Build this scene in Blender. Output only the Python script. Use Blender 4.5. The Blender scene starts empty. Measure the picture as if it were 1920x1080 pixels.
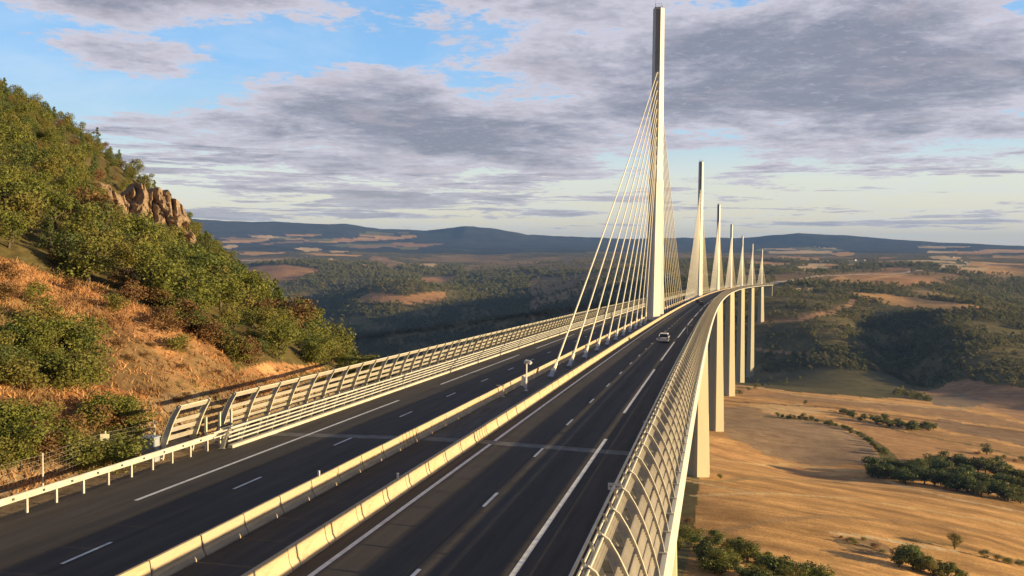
import bpy, math, random
import numpy as np
from mathutils import Vector, Matrix, Quaternion

random.seed(7)
RNG = np.random.default_rng(11)
SC = bpy.context.scene
COL = SC.collection
RAD = math.radians

# ------------------------------------------------------------------ camera
CAM = np.array([17.87, -57.80, 13.05])
YAW, PITCH, ROLL, FOC = -0.2196, 0.0416, 0.0077, 1711.8      # radians, focal length in 1920-wide pixels


def ray(px, py):
    """direction from the webcam through a spot of the photograph"""
    u, v = px - 960.0, py - 540.0
    c, s = math.cos(-ROLL), math.sin(-ROLL)
    u, v = u * c - v * s, u * s + v * c
    X, D, U = u / FOC, 1.0, -v / FOC
    c, s = math.cos(PITCH), math.sin(PITCH)
    Y, Z = D * c + U * s, -D * s + U * c
    c, s = math.cos(YAW), math.sin(YAW)
    return np.array([X * c + Y * s, -X * s + Y * c, Z])


_f = ray(960, 540)
_r = ray(961, 540) - _f
_u = _f - ray(960, 541)
_n = lambda v: Vector(v / np.linalg.norm(v))
cam_data = bpy.data.cameras.new('webcam')
cam = bpy.data.objects.new('webcam', cam_data)
COL.objects.link(cam)
_m = Matrix((_n(_r), _n(_u), _n(-_f))).transposed().to_4x4()
_m.translation = Vector(CAM)
cam.matrix_world = _m
cam_data.sensor_width = 36.0
cam_data.lens = 36.0 * FOC / 1920.0
cam_data.clip_start = 0.5
cam_data.clip_end = 60000.0
SC.camera = cam

# ------------------------------------------------------------------ sun, exposure
SUN_HEADING, SUN_ELEV = RAD(90.5), RAD(8.8)
SUN_DIR = Vector((math.sin(SUN_HEADING) * math.cos(SUN_ELEV), math.cos(SUN_HEADING) * math.cos(SUN_ELEV), math.sin(SUN_ELEV)))
sun_data = bpy.data.lights.new('sun', 'SUN')
sun_data.energy = 5.0
sun_data.angle = RAD(0.53)
sun_data.color = (1.0, 0.75, 0.40)
sun = bpy.data.objects.new('sun', sun_data)
COL.objects.link(sun)
sun.rotation_euler = SUN_DIR.to_track_quat('Z', 'Y').to_euler()
SC.view_settings.view_transform = 'Standard'
SC.view_settings.look = 'None'
SC.view_settings.exposure = 1.0
SC.view_settings.gamma = 1.0
SC.cycles.use_denoising = True
SC.cycles.max_bounces = 6
SC.cycles.diffuse_bounces = 2
SC.cycles.transparent_max_bounces = 6
SC.cycles.volume_bounces = 0


# ------------------------------------------------------------------ node helper
class NT:
    def __init__(self, tree):
        self.t = tree
        tree.nodes.clear()

    def n(self, typ, ins=None, **props):
        nd = self.t.nodes.new(typ)
        for k, v in props.items():
            setattr(nd, k, v)
        for k, v in (ins or {}).items():
            if isinstance(v, bpy.types.NodeSocket):
                self.t.links.new(v, nd.inputs[k])
            else:
                nd.inputs[k].default_value = v
        return nd

    def math(self, op, a, b=0.0, c=0.0, clamp=False):
        return self.n('ShaderNodeMath', {0: a, 1: b, 2: c}, operation=op, use_clamp=clamp).outputs[0]

    def smooth(self, v, a, b):
        return self.n('ShaderNodeMapRange', {'Value': v, 'From Min': a, 'From Max': b}, interpolation_type='SMOOTHSTEP').outputs[0]

    def mix(self, fac, a, b, blend='MIX'):
        nd = self.n('ShaderNodeMix', data_type='RGBA', blend_type=blend)
        for i, v in ((0, fac), (6, a), (7, b)):
            if isinstance(v, bpy.types.NodeSocket):
                self.t.links.new(v, nd.inputs[i])
            else:
                nd.inputs[i].default_value = v if i == 0 else (tuple(v) + (1,))[:4]
        return nd.outputs[2]

    def noise(self, vec, scale, detail=4.0, rough=0.55, dist=0.0):
        return self.n('ShaderNodeTexNoise', {'Vector': vec, 'Scale': scale, 'Detail': detail, 'Roughness': rough, 'Distortion': dist}).outputs['Fac']


# ------------------------------------------------------------------ world: Nishita sky with a cloud layer
world = bpy.data.worlds.new('World')
SC.world = world
world.use_nodes = True


def build_world():
    w = NT(world.node_tree)
    tc = w.n('ShaderNodeTexCoord').outputs['Generated']
    d = w.n('ShaderNodeVectorMath', {0: tc}, operation='NORMALIZE').outputs[0]
    sky = w.n('ShaderNodeTexSky', sky_type='NISHITA', sun_disc=False, sun_elevation=SUN_ELEV,
              sun_rotation=SUN_HEADING, altitude=600.0, air_density=1.0, dust_density=0.6, ozone_density=1.6)
    dot = lambda v: w.n('ShaderNodeVectorMath', {0: d, 1: v}, operation='DOT_PRODUCT').outputs['Value']
    X = dot((math.cos(YAW), -math.sin(YAW), 0))
    Y = dot((math.sin(YAW), math.cos(YAW), 0))
    Z = dot((0, 0, 1))
    u = w.math('MULTIPLY', w.math('ARCTAN2', X, Y), 1711.8)            # heading, in 1/1711.8 rad
    v = w.math('MULTIPLY', w.math('ARCSINE', Z), 1711.8)               # height above the horizon, same unit
    zz = w.math('ADD', w.math('MAXIMUM', Z, 0.0), 0.07)
    P = w.n('ShaderNodeCombineXYZ', {0: w.math('DIVIDE', X, zz), 1: w.math('DIVIDE', Y, zz), 2: 0.0}).outputs[0]
    # the cloud deck: broad masses (heading, height, half-width, half-height, amount)
    blobs = [(-160, 225, 480, 120, 1.08), (520, 320, 620, 175, 1.15), (820, 240, 420, 85, 0.8), (180, 420, 420, 130, 0.8),
             (-650, 425, 330, 70, 0.95), (-660, 325, 200, 52, 0.8), (-1000, 440, 260, 50, 0.9), (-640, 205, 190, 38, 0.62),
             (-420, 118, 330, 48, 0.62), (-60, 95, 260, 34, 0.52), (460, 128, 170, 30, 0.5), (990, 128, 120, 16, 0.62),
             (-560, 160, 260, 26, 0.52), (-120, 62, 260, 12, 0.46), (480, 250, 500, 60, 0.5), (-100, 300, 250, 60, 0.5)]
    cov = 0.0
    for (bu, bv, su, sv, a) in blobs:
        du = w.math('POWER', w.math('MULTIPLY', w.math('SUBTRACT', u, float(bu)), 1.0 / su), 2.0)
        dv = w.math('POWER', w.math('MULTIPLY', w.math('SUBTRACT', v, float(bv)), 1.0 / sv), 2.0)
        g = w.math('MULTIPLY', w.math('EXPONENT', w.math('MULTIPLY', w.math('ADD', du, dv), -0.9)), a)
        cov = w.math('MAXIMUM', cov, g) if not isinstance(cov, float) else g
    # away from the photographed sky an unseen deck is added to dim the ambient light
    SP = w.n('ShaderNodeCombineXYZ', {0: w.math('MULTIPLY', u, 1 / 330.0), 1: w.math('MULTIPLY', v, 1 / 21.0), 2: 3.7}).outputs[0]
    sn = w.noise(SP, 1.0, 6.0, 0.62, 0.45)
    lowband = w.math('MULTIPLY', w.smooth(v, 22.0, 60.0), w.smooth(v, 250.0, 150.0))
    lowband = w.math('MULTIPLY', lowband, w.math('ADD', 0.55, w.math('MULTIPLY', w.smooth(u, 250.0, -250.0), 0.45)))
    streak = w.math('MULTIPLY', lowband, w.math('MULTIPLY', w.math('SUBTRACT', sn, 0.415), 7.5))
    cov = w.math('MAXIMUM', cov, w.math('MINIMUM', streak, 0.85))
    away = w.smooth(w.math('ABSOLUTE', u), 1150.0, 1700.0)
    high = w.smooth(v, 500.0, 800.0)
    cov = w.math('MAXIMUM', cov, w.math('MULTIPLY', w.math('MAXIMUM', away, high), 1.0))
    n1 = w.noise(P, 1.3, 9.0, 0.62, 0.35)
    n2 = w.noise(P, 5.5, 8.0, 0.68, 0.3)
    n3 = w.noise(P, 17.0, 5.0, 0.65, 0.25)
    cov = w.math('ADD', cov, w.math('MULTIPLY', w.math('SUBTRACT', n3, 0.5), 0.42))
    dens = w.math('ADD', w.math('ADD', cov, w.math('MULTIPLY', w.math('SUBTRACT', n1, 0.51), 1.75)),
                  w.math('MULTIPLY', w.math('SUBTRACT', n2, 0.5), 0.55))
    a = w.smooth(dens, 0.43, 0.60)
    core = w.smooth(dens, 0.52, 1.10)
    c = w.mix(core, (0.39, 0.37, 0.415), (0.150, 0.155, 0.192))
    c = w.mix(w.math('MULTIPLY', w.smooth(n3, 0.50, 0.74), 0.45), c, (0.33, 0.315, 0.355))
    warm = w.smooth(w.noise(P, 2.1, 5.0, 0.6, 0.4), 0.50, 0.74)
    c = w.mix(w.math('MULTIPLY', warm, 0.5), c, (0.34, 0.29, 0.31))
    low = w.smooth(v, 190.0, 40.0)
    c = w.mix(w.math('MULTIPLY', low, 0.5), c, (0.31, 0.29, 0.27))
    # the added deck behind and overhead is darkened to cut skylight
    c = w.mix(w.math('MULTIPLY', w.math('MAXIMUM', away, high), 0.8), c, (0.078, 0.088, 0.125))
    skyc = w.n('ShaderNodeVectorMath', {0: sky.outputs[0], 'Scale': 0.10}, operation='SCALE').outputs[0]
    # thin veil of high haze: pale and creamy low down, blue above
    ramp = w.n('ShaderNodeValToRGB', {'Fac': w.math('MULTIPLY', v, 1.0 / 600.0, clamp=True)})
    el = ramp.color_ramp.elements
    el[0].position, el[0].color = 0.0, (0.53, 0.46, 0.36, 1)
    el[1].position, el[1].color = 1.0, (0.12, 0.28, 0.54, 1)
    for q, cc in ((0.10, (0.60, 0.53, 0.40)), (0.22, (0.55, 0.55, 0.47)), (0.34, (0.32, 0.46, 0.56)), (0.55, (0.17, 0.36, 0.62))):
        e = el.new(q); e.color = cc + (1,)
    skyc = w.mix(0.72, skyc, ramp.outputs['Color'])
    veil = w.math('MULTIPLY', w.smooth(w.noise(P, 0.9, 7.0, 0.65, 0.5), 0.42, 0.75), 0.35)
    skyc = w.mix(veil, skyc, (0.42, 0.48, 0.56))
    out = w.mix(w.math('MULTIPLY', a, 0.94), skyc, c)
    bg = w.n('ShaderNodeBackground', {'Color': out, 'Strength': 0.88})
    w.n('ShaderNodeOutputWorld', {'Surface': bg.outputs[0]})


build_world()


# ------------------------------------------------------------------ object helpers
def tag(o, label=None, cat=None, group=None, kind=None):
    if label: o['label'] = label
    if cat: o['category'] = cat
    if group: o['group'] = group
    if kind: o['kind'] = kind
    return o


def empty(name, loc=(0, 0, 0), rz=0.0):
    o = bpy.data.objects.new(name, None)
    o.empty_display_size = 0.5
    COL.objects.link(o)
    o.location = loc
    o.rotation_euler = (0, 0, rz)
    return o


def link(name, me, parent=None, loc=None, rot=None):
    o = bpy.data.objects.new(name, me)
    COL.objects.link(o)
    if parent: o.parent = parent
    if loc is not None: o.location = loc
    if rot is not None: o.rotation_euler = rot
    return o


class MB:
    """collects shapes for ONE mesh"""
    def __init__(self):
        self.v, self.f, self.mi = [], [], []

    def add(self, vs, fs, m=0):
        b = len(self.v)
        self.v.extend([tuple(float(c) for c in p) for p in vs])
        for f in fs:
            self.f.append(tuple(i + b for i in f)); self.mi.append(m)
        return self

    def box(self, c, s, m=0, rz=0.0, taper=1.0, ry=0.0):
        hx, hy, hz = s[0] / 2, s[1] / 2, s[2] / 2
        vs = []
        for z, k in ((-hz, 1.0), (hz, taper)):
            for x, y in ((-hx, -hy), (hx, -hy), (hx, hy), (-hx, hy)):
                p = Vector((x * k, y * k, z))
                if ry: p.rotate(Quaternion((0, 1, 0), ry))
                if rz: p.rotate(Quaternion((0, 0, 1), rz))
                vs.append((p.x + c[0], p.y + c[1], p.z + c[2]))
        return self.add(vs, [(0, 3, 2, 1), (4, 5, 6, 7), (0, 1, 5, 4), (1, 2, 6, 5), (2, 3, 7, 6), (3, 0, 4, 7)], m)

    def tube(self, pts, r, n=8, m=0, cap=True):
        pts = [Vector(p) for p in pts]
        rs = r if hasattr(r, '__len__') else [r] * len(pts)
        rings = []
        up = Vector((0, 0, 1))
        for i, p in enumerate(pts):
            t = (pts[min(i + 1, len(pts) - 1)] - pts[max(i - 1, 0)]).normalized()
            a = t.cross(up)
            if a.length < 1e-4: a = t.cross(Vector((1, 0, 0)))
            a.normalize(); b = t.cross(a)
            rings.append([p + (a * math.cos(k * 2 * math.pi / n) + b * math.sin(k * 2 * math.pi / n)) * rs[i] for k in range(n)])
        vs = [q for rg in rings for q in rg]
        fs = []
        for i in range(len(rings) - 1):
            for k in range(n):
                fs.append((i * n + k, i * n + (k + 1) % n, (i + 1) * n + (k + 1) % n, (i + 1) * n + k))
        if cap:
            fs.append(tuple(range(n))[::-1]); fs.append(tuple((len(rings) - 1) * n + k for k in range(n)))
        return self.add(vs, fs, m)

    def loft(self, rings, m=0, cap=True, closed=True):
        n = len(rings[0])
        vs = [q for rg in rings for q in rg]
        fs = []
        for i in range(len(rings) - 1):
            for k in range(n if closed else n - 1):
                fs.append((i * n + k, i * n + (k + 1) % n, (i + 1) * n + (k + 1) % n, (i + 1) * n + k))
        if cap and closed:
            fs.append(tuple(range(n))[::-1]); fs.append(tuple((len(rings) - 1) * n + k for k in range(n)))
        return self.add(vs, fs, m)

    def mesh(self, name, mats, smooth=False):
        me = bpy.data.meshes.new(name)
        me.from_pydata(self.v, [], self.f)
        for mt in (mats if isinstance(mats, (list, tuple)) else [mats]):
            me.materials.append(mt)
        me.polygons.foreach_set('material_index', self.mi)
        if smooth: me.polygons.foreach_set('use_smooth', [True] * len(self.f))
        me.update()
        return me

    def build(self, name, mats, parent=None, smooth=False):
        return link(name, self.mesh(name, mats, smooth), parent)


def np_mesh(name, V, F, mats, mi=None, smooth=False):
    """mesh from numpy arrays; F is (n,3) or (n,4)"""
    me = bpy.data.meshes.new(name)
    k = F.shape[1]
    me.vertices.add(len(V)); me.vertices.foreach_set('co', np.ascontiguousarray(V, dtype=np.float32).ravel())
    me.loops.add(F.size); me.loops.foreach_set('vertex_index', np.ascontiguousarray(F, dtype=np.int32).ravel())
    me.polygons.add(len(F))
    me.polygons.foreach_set('loop_start', np.arange(0, F.size, k, dtype=np.int32))
    me.polygons.foreach_set('loop_total', np.full(len(F), k, dtype=np.int32))
    if mi is not None: me.polygons.foreach_set('material_index', np.asarray(mi, dtype=np.int32))
    me.polygons.foreach_set('use_smooth', np.full(len(F), smooth))
    for mt in (mats if isinstance(mats, (list, tuple)) else [mats]):
        me.materials.append(mt)
    me.update(calc_edges=True)
    return me


# ------------------------------------------------------------------ materials
def mat(name, base, rough=0.6, var=0.15, scale=3.0, bump=0.0, metal=0.0, dirt=None, dirt_scale=0.8, stretch=(1, 1, 1),
        coord='Object', translucent=None, spec=0.4, rand=0.0, rand_col=None, clear=0.0):
    m = bpy.data.materials.new(name)
    m.use_nodes = True
    t = NT(m.node_tree)
    tc = t.n('ShaderNodeTexCoord').outputs[coord] if coord != 'World' else t.n('ShaderNodeNewGeometry').outputs['Position']
    if stretch != (1, 1, 1):
        tc = t.n('ShaderNodeMapping', {'Vector': tc, 'Scale': stretch}).outputs[0]
    nz = t.noise(tc, scale, 5.0, 0.6)
    lo = tuple(c * (1 - var) for c in base); hi = tuple(min(1, c * (1 + var)) for c in base)
    col = t.mix(t.smooth(nz, 0.3, 0.7), lo, hi)
    if dirt:
        dn = t.smooth(t.noise(tc, dirt_scale, 6.0, 0.7, 0.6), 0.46, 0.72)
        col = t.mix(t.math('MULTIPLY', dn, 0.75), col, dirt)
    if rand_col:
        oi = t.n('ShaderNodeObjectInfo').outputs['Random']
        col = t.mix(t.math('MULTIPLY', oi, rand), col, rand_col)
    ins = {'Base Color': col, 'Roughness': rough, 'Metallic': metal, 'Specular IOR Level': spec}
    if bump:
        ins['Normal'] = t.n('ShaderNodeBump', {'Height': t.noise(tc, scale * 6, 4.0, 0.6), 'Strength': bump, 'Distance': 0.05}).outputs[0]
    bs = t.n('ShaderNodeBsdfPrincipled', ins).outputs[0]
    if translucent:
        tr = t.n('ShaderNodeBsdfTranslucent', {'Color': tuple(translucent[0]) + (1,)}).outputs[0]
        bs = t.n('ShaderNodeMixShader', {0: translucent[1], 1: bs, 2: tr}).outputs[0]
    if clear:
        cl = t.n('ShaderNodeBsdfTransparent', {'Color': (0.92, 0.90, 0.86, 1)}).outputs[0]
        bs = t.n('ShaderNodeMixShader', {0: clear, 1: bs, 2: cl}).outputs[0]
    t.n('ShaderNodeOutputMaterial', {'Surface': bs})
    return m


M = {}
M['asphalt'] = mat('asphalt', (0.046, 0.044, 0.046), 0.85, 0.22, 0.35, 0.3, stretch=(3, 0.25, 1), spec=0.25)
M['asphalt_old'] = mat('asphalt_old', (0.085, 0.082, 0.080), 0.85, 0.3, 0.6, 0.3, stretch=(2, 0.3, 1), spec=0.25)
def asphalt():
    m = bpy.data.materials.new('asphalt'); m.use_nodes = True
    t = NT(m.node_tree)
    pos = t.n('ShaderNodeNewGeometry').outputs['Position']
    lat = t.math('ABSOLUTE', t.n('ShaderNodeAttribute', attribute_name='lat').outputs['Fac'])
    wob = t.math('MULTIPLY', t.math('SUBTRACT', t.noise(pos, 0.03, 2.0), 0.5), 0.5)
    l2 = t.math('ADD', lat, wob)
    tr = 0.0
    for c in (4.15, 5.85, 7.75, 9.45):
        q = t.math('EXPONENT', t.math('MULTIPLY', t.math('POWER', t.math('MULTIPLY', t.math('SUBTRACT', l2, c), 2.6), 2.0), -1.0))
        tr = q if isinstance(tr, float) else t.math('ADD', tr, q)
    long = t.n('ShaderNodeMapping', {'Vector': pos, 'Scale': (1.6, 0.09, 0.09)}).outputs[0]
    n1 = t.noise(long, 1.0, 5.0, 0.65); n2 = t.noise(pos, 0.22, 6.0, 0.7, 0.5); n3 = t.noise(pos, 5.0, 4.0, 0.8)
    c = t.mix(t.smooth(n1, 0.25, 0.75), (0.050, 0.044, 0.041), (0.086, 0.074, 0.066))
    c = t.mix(t.math('MULTIPLY', t.smooth(n2, 0.48, 0.75), 0.55), c, (0.086, 0.076, 0.069))
    c = t.mix(t.math('MULTIPLY', tr, 0.50), c, (0.030, 0.028, 0.029))
    c = t.mix(t.math('MULTIPLY', t.smooth(n3, 0.55, 0.8), 0.35), c, (0.105, 0.098, 0.09))
    oil = t.math('EXPONENT', t.math('MULTIPLY', t.math('POWER', t.math('MULTIPLY', t.math('SUBTRACT', l2, 8.6), 3.0), 2.0), -1.0))
    c = t.mix(t.math('MULTIPLY', oil, 0.35), c, (0.024, 0.022, 0.022))
    seam = t.math('LESS_THAN', t.math('ABSOLUTE', t.math('SUBTRACT', lat, 6.62)), 0.03)
    c = t.mix(t.math('MULTIPLY', seam, 0.6), c, (0.02, 0.02, 0.02))
    rg = t.math('SUBTRACT', 0.88, t.math('MULTIPLY', tr, 0.12))
    b = t.n('ShaderNodeBump', {'Height': n3, 'Strength': 0.4, 'Distance': 0.02}).outputs[0]
    bs = t.n('ShaderNodeBsdfPrincipled', {'Base Color': c, 'Roughness': rg, 'Specular IOR Level': 0.25, 'Normal': b}).outputs[0]
    t.n('ShaderNodeOutputMaterial', {'Surface': bs})
    return m


def seamed(name, base, pitch, rough, streak, seam=0.72):
    """painted steel or cast concrete in lifts: joint lines every few metres, faint rain streaks"""
    m = bpy.data.materials.new(name); m.use_nodes = True
    t = NT(m.node_tree)
    obj = t.n('ShaderNodeTexCoord').outputs['Object']
    z = t.n('ShaderNodeSeparateXYZ', {0: obj}).outputs[2]
    fr = t.math('FRACT', t.math('MULTIPLY', z, 1.0 / pitch))
    ln = t.math('LESS_THAN', fr, 0.18 / pitch)
    lift = t.n('ShaderNodeTexWhiteNoise', {'W': t.math('FLOOR', t.math('MULTIPLY', z, 1.0 / pitch))}, noise_dimensions='1D').outputs['Value']
    st = t.noise(t.n('ShaderNodeMapping', {'Vector': obj, 'Scale': (1.4, 1.4, 0.035)}).outputs[0], 1.0, 5.0, 0.65)
    bl = t.noise(obj, 0.25, 5.0, 0.65)
    dark = tuple(c * 0.70 for c in base)
    c = t.mix(t.math('MULTIPLY', t.smooth(st, 0.46, 0.74), streak), base, dark)
    c = t.mix(t.math('MULTIPLY', t.smooth(bl, 0.4, 0.7), 0.25), c, tuple(x * 0.84 for x in base))
    c = t.mix(t.math('MULTIPLY', lift, 0.16), c, dark)
    c = t.mix(t.math('MULTIPLY', ln, 1 - seam), c, tuple(x * 0.3 for x in base))
    bs = t.n('ShaderNodeBsdfPrincipled', {'Base Color': c, 'Roughness': rough, 'Specular IOR Level': 0.35}).outputs[0]
    t.n('ShaderNodeOutputMaterial', {'Surface': bs})
    return m


def barrier_concrete():
    m = bpy.data.materials.new('barrier_concrete'); m.use_nodes = True
    t = NT(m.node_tree)
    obj = t.n('ShaderNodeTexCoord').outputs['Object']
    pos = t.n('ShaderNodeNewGeometry').outputs['Position']
    z = t.n('ShaderNodeSeparateXYZ', {0: obj}).outputs[2]
    rnd = t.n('ShaderNodeObjectInfo').outputs['Random']
    n1 = t.noise(pos, 1.1, 6.0, 0.7, 0.4); n2 = t.noise(t.n('ShaderNodeMapping', {'Vector': pos, 'Scale': (3, 3, 0.6)}).outputs[0], 1.0, 5.0, 0.7)
    c = t.mix(rnd, (0.60, 0.40, 0.17), (0.48, 0.32, 0.145))
    c = t.mix(t.math('MULTIPLY', t.smooth(n1, 0.42, 0.70), 0.7), c, (0.34, 0.22, 0.12))
    c = t.mix(t.math('MULTIPLY', t.smooth(n2, 0.48, 0.68), 0.7), c, (0.24, 0.15, 0.09))
    zz = t.math('ADD', z, t.math('MULTIPLY', t.math('SUBTRACT', n1, 0.5), 0.30))
    low = t.math('MULTIPLY', t.math('MULTIPLY', t.smooth(zz, 0.46, 0.26), t.smooth(zz, 0.06, 0.14)), 0.8)
    c = t.mix(low, c, (0.21, 0.14, 0.09))
    b = t.n('ShaderNodeBump', {'Height': t.noise(pos, 9.0, 4.0, 0.7), 'Strength': 0.3, 'Distance': 0.02}).outputs[0]
    bs = t.n('ShaderNodeBsdfPrincipled', {'Base Color': c, 'Roughness': 0.88, 'Specular IOR Level': 0.25, 'Normal': b}).outputs[0]
    t.n('ShaderNodeOutputMaterial', {'Surface': bs})
    return m


M['asphalt'] = asphalt()
M['concrete'] = barrier_concrete()
M['pier'] = seamed('pier_concrete', (0.55, 0.50, 0.35), 4.0, 0.8, 0.45)
M['pylon'] = seamed('pylon_paint', (0.62, 0.61, 0.60), 5.6, 0.6, 0.25)
M['dark_grey'] = mat('dark_grey', (0.10, 0.095, 0.09), 0.8, 0.3, 0.8, 0.3)  # dark grey for the painted shade on the deck ledge, also the gate leaf
M['joint'] = mat('joint', (0.13, 0.125, 0.12), 0.7, 0.3, 1.5)
M['paint'] = mat('road_paint', (0.74, 0.74, 0.73), 0.6, 0.10, 2.0, dirt=(0.45, 0.44, 0.42), dirt_scale=1.2)
M['concrete'] = mat('barrier_concrete', (0.60, 0.46, 0.28), 0.85, 0.16, 1.2, 0.25, dirt=(0.26, 0.17, 0.10), dirt_scale=1.0, stretch=(1, 0.35, 1.6), rand=0.5, rand_col=(0.46, 0.39, 0.29))
M['kerb'] = mat('kerb_concrete', (0.52, 0.48, 0.40), 0.85, 0.15, 0.8, 0.2)
M['deck'] = mat('deck_steel', (0.58, 0.56, 0.50), 0.55, 0.08, 0.3)
M['pier'] = mat('pier_concrete', (0.53, 0.48, 0.33), 0.8, 0.07, 0.06, 0.1, dirt=(0.42, 0.40, 0.33), dirt_scale=0.12, stretch=(1, 1, 0.25))
M['pylon'] = mat('pylon_paint', (0.66, 0.65, 0.62), 0.45, 0.05, 0.15)
M['pylon_in'] = mat('pylon_recess', (0.30, 0.30, 0.31), 0.5, 0.08, 0.3)
M['cable'] = mat('cable_sheath', (0.80, 0.74, 0.56), 0.45, 0.04, 0.5)
M['steel'] = mat('galvanised_steel', (0.60, 0.58, 0.50), 0.5, 0.15, 1.0, metal=0.15)
M['post'] = mat('screen_post_paint', (0.60, 0.57, 0.46), 0.5, 0.10, 1.5)
M['web'] = mat('screen_post_web', (0.46, 0.44, 0.38), 0.6, 0.15, 2.0)
M['slat'] = mat('screen_slat', (0.60, 0.56, 0.48), 0.45, 0.12, 1.2, translucent=((0.72, 0.66, 0.55), 0.42), clear=0.18)
M['anchor'] = mat('anchor_steel', (0.42, 0.45, 0.50), 0.45, 0.12, 1.5, metal=0.3)
M['dark_metal'] = mat('dark_metal', (0.08, 0.08, 0.09), 0.5, 0.2, 2.0)
M['grey_metal'] = mat('grey_metal', (0.28, 0.32, 0.38), 0.5, 0.12, 2.0)
M['sign_face'] = mat('sign_face', (0.80, 0.74, 0.55), 0.5, 0.06, 2.0)
M['white_paint'] = mat('white_paint', (0.78, 0.77, 0.74), 0.4, 0.05, 2.0)
M['car_white'] = mat('car_white', (0.72, 0.71, 0.68), 0.25, 0.03, 2.0, spec=0.6)
M['car_dark'] = mat('car_dark', (0.03, 0.032, 0.038), 0.25, 0.05, 2.0, spec=0.6)
M['glass'] = mat('car_glass', (0.015, 0.018, 0.02), 0.08, 0.05, 2.0, spec=0.7)
M['tyre'] = mat('tyre', (0.02, 0.02, 0.02), 0.8, 0.1, 5.0)
M['lamp_red'] = mat('lamp_red', (0.35, 0.02, 0.015), 0.3, 0.05, 2.0)
M['lamp_clear'] = mat('lamp_clear', (0.7, 0.7, 0.7), 0.2, 0.05, 2.0)
M['bark'] = mat('bark', (0.11, 0.085, 0.06), 0.9, 0.3, 4.0, 0.4)
M['rock'] = mat('rock', (0.27, 0.19, 0.125), 0.9, 0.35, 0.5, 0.8, dirt=(0.10, 0.075, 0.05), dirt_scale=0.5)  # dark noise blotches paint crevice shade into the rock colour
M['house_wall'] = mat('house_wall', (0.72, 0.66, 0.56), 0.8, 0.1, 0.5)
M['house_roof'] = mat('house_roof', (0.33, 0.16, 0.10), 0.8, 0.2, 0.8)


def leaf_mat(name, base, alt, scale=0.5):
    m = bpy.data.materials.new(name); m.use_nodes = True
    t = NT(m.node_tree)
    pos = t.n('ShaderNodeNewGeometry').outputs['Position']
    obj = t.n('ShaderNodeTexCoord').outputs['Object']
    rnd = t.n('ShaderNodeObjectInfo').outputs['Random']
    clump = t.smooth(t.noise(obj, scale, 4.0, 0.65), 0.34, 0.66)
    c = t.mix(clump, tuple(x * 0.62 for x in base), tuple(x * 1.45 for x in base))
    c = t.mix(t.math('MULTIPLY', t.smooth(rnd, 0.45, 1.0), 0.75), c, alt)
    patch = t.smooth(t.noise(pos, 0.035, 3.0, 0.6), 0.42, 0.68)
    c = t.mix(t.math('MULTIPLY', patch, 0.35), c, alt)
    bs = t.n('ShaderNodeBsdfPrincipled', {'Base Color': c, 'Roughness': 0.6, 'Specular IOR Level': 0.25}).outputs[0]
    tr = t.n('ShaderNodeBsdfTranslucent', {'Color': c}).outputs[0]
    t.n('ShaderNodeOutputMaterial', {'Surface': t.n('ShaderNodeMixShader', {0: 0.28, 1: bs, 2: tr}).outputs[0]})
    return m


M['leaf'] = leaf_mat('leaf_green', (0.150, 0.166, 0.034), (0.215, 0.180, 0.046))
M['leaf_dark'] = leaf_mat('leaf_dark', (0.090, 0.122, 0.034), (0.135, 0.148, 0.040))
M['leaf_dry'] = leaf_mat('leaf_dry', (0.190, 0.115, 0.045), (0.240, 0.130, 0.060))
M['leaf_far'] = leaf_mat('leaf_far', (0.165, 0.168, 0.052), (0.215, 0.180, 0.066), 0.12)
M['straw'] = leaf_mat('straw', (0.44, 0.255, 0.115), (0.44, 0.195, 0.095), 0.3)
M['scrub_grass'] = leaf_mat('scrub_grass', (0.20, 0.165, 0.055), (0.14, 0.13, 0.04), 0.3)

# ------------------------------------------------------------------ bridge geometry: 20 km curve, 3 % grade
RC, GRADE, CROSS = 20000.0, -0.03, 0.025
S_END = 2462.0
PYLON_S = [204.0 + 342.0 * k for k in range(7)]
PYLON_GROUND = [-90, -133, -167, -185, -272, -306, -166]


def zroad(off):
    return -CROSS * max(0.0, abs(off) - 2.0)


def B(s, off=0.0, z=0.0):
    """point of the bridge: arclength s, offset to the right, height above the crown"""
    a = s / RC
    return (RC * (1 - math.cos(a)) + off * math.cos(a), RC * math.sin(a) - off * math.sin(a), GRADE * s + z)


def Bframe(s, off, z):
    """matrix of a piece standing on the bridge, x to the right, y along it"""
    a = s / RC
    mtx = Matrix.Rotation(-a, 4, 'Z') @ Matrix.Rotation(math.atan(GRADE), 4, 'X')
    mtx.translation = Vector(B(s, off, z))
    return mtx


def srange(a, b, step):
    n = max(1, int(math.ceil((b - a) / step)))
    return [a + (b - a) * i / n for i in range(n + 1)]


def sweep(mb, prof, s0, s1, step=12.0, closed=True, m=0):
    rings = [[B(s, o, z) for (o, z) in prof] for s in srange(s0, s1, step)]
    mb.loft(rings, m, cap=closed, closed=closed)
    return mb


# ------------------------------------------------------------------ terrain
def hash2(ix, iy, seed):
    h = (ix * 374761393 + iy * 668265263 + seed * 974634721) & 0xFFFFFFFF
    h = ((h ^ (h >> 13)) * 1274126177) & 0xFFFFFFFF
    return ((h ^ (h >> 16)) & 0xFFFF) / 65535.0


def vnoise(x, y, seed=0):
    ix, iy = np.floor(x).astype(np.int64), np.floor(y).astype(np.int64)
    fx, fy = x - ix, y - iy
    fx, fy = fx * fx * (3 - 2 * fx), fy * fy * (3 - 2 * fy)
    a, b = hash2(ix, iy, seed), hash2(ix + 1, iy, seed)
    c, d = hash2(ix, iy + 1, seed), hash2(ix + 1, iy + 1, seed)
    return (a + (b - a) * fx) * (1 - fy) + (c + (d - c) * fx) * fy - 0.5


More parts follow.
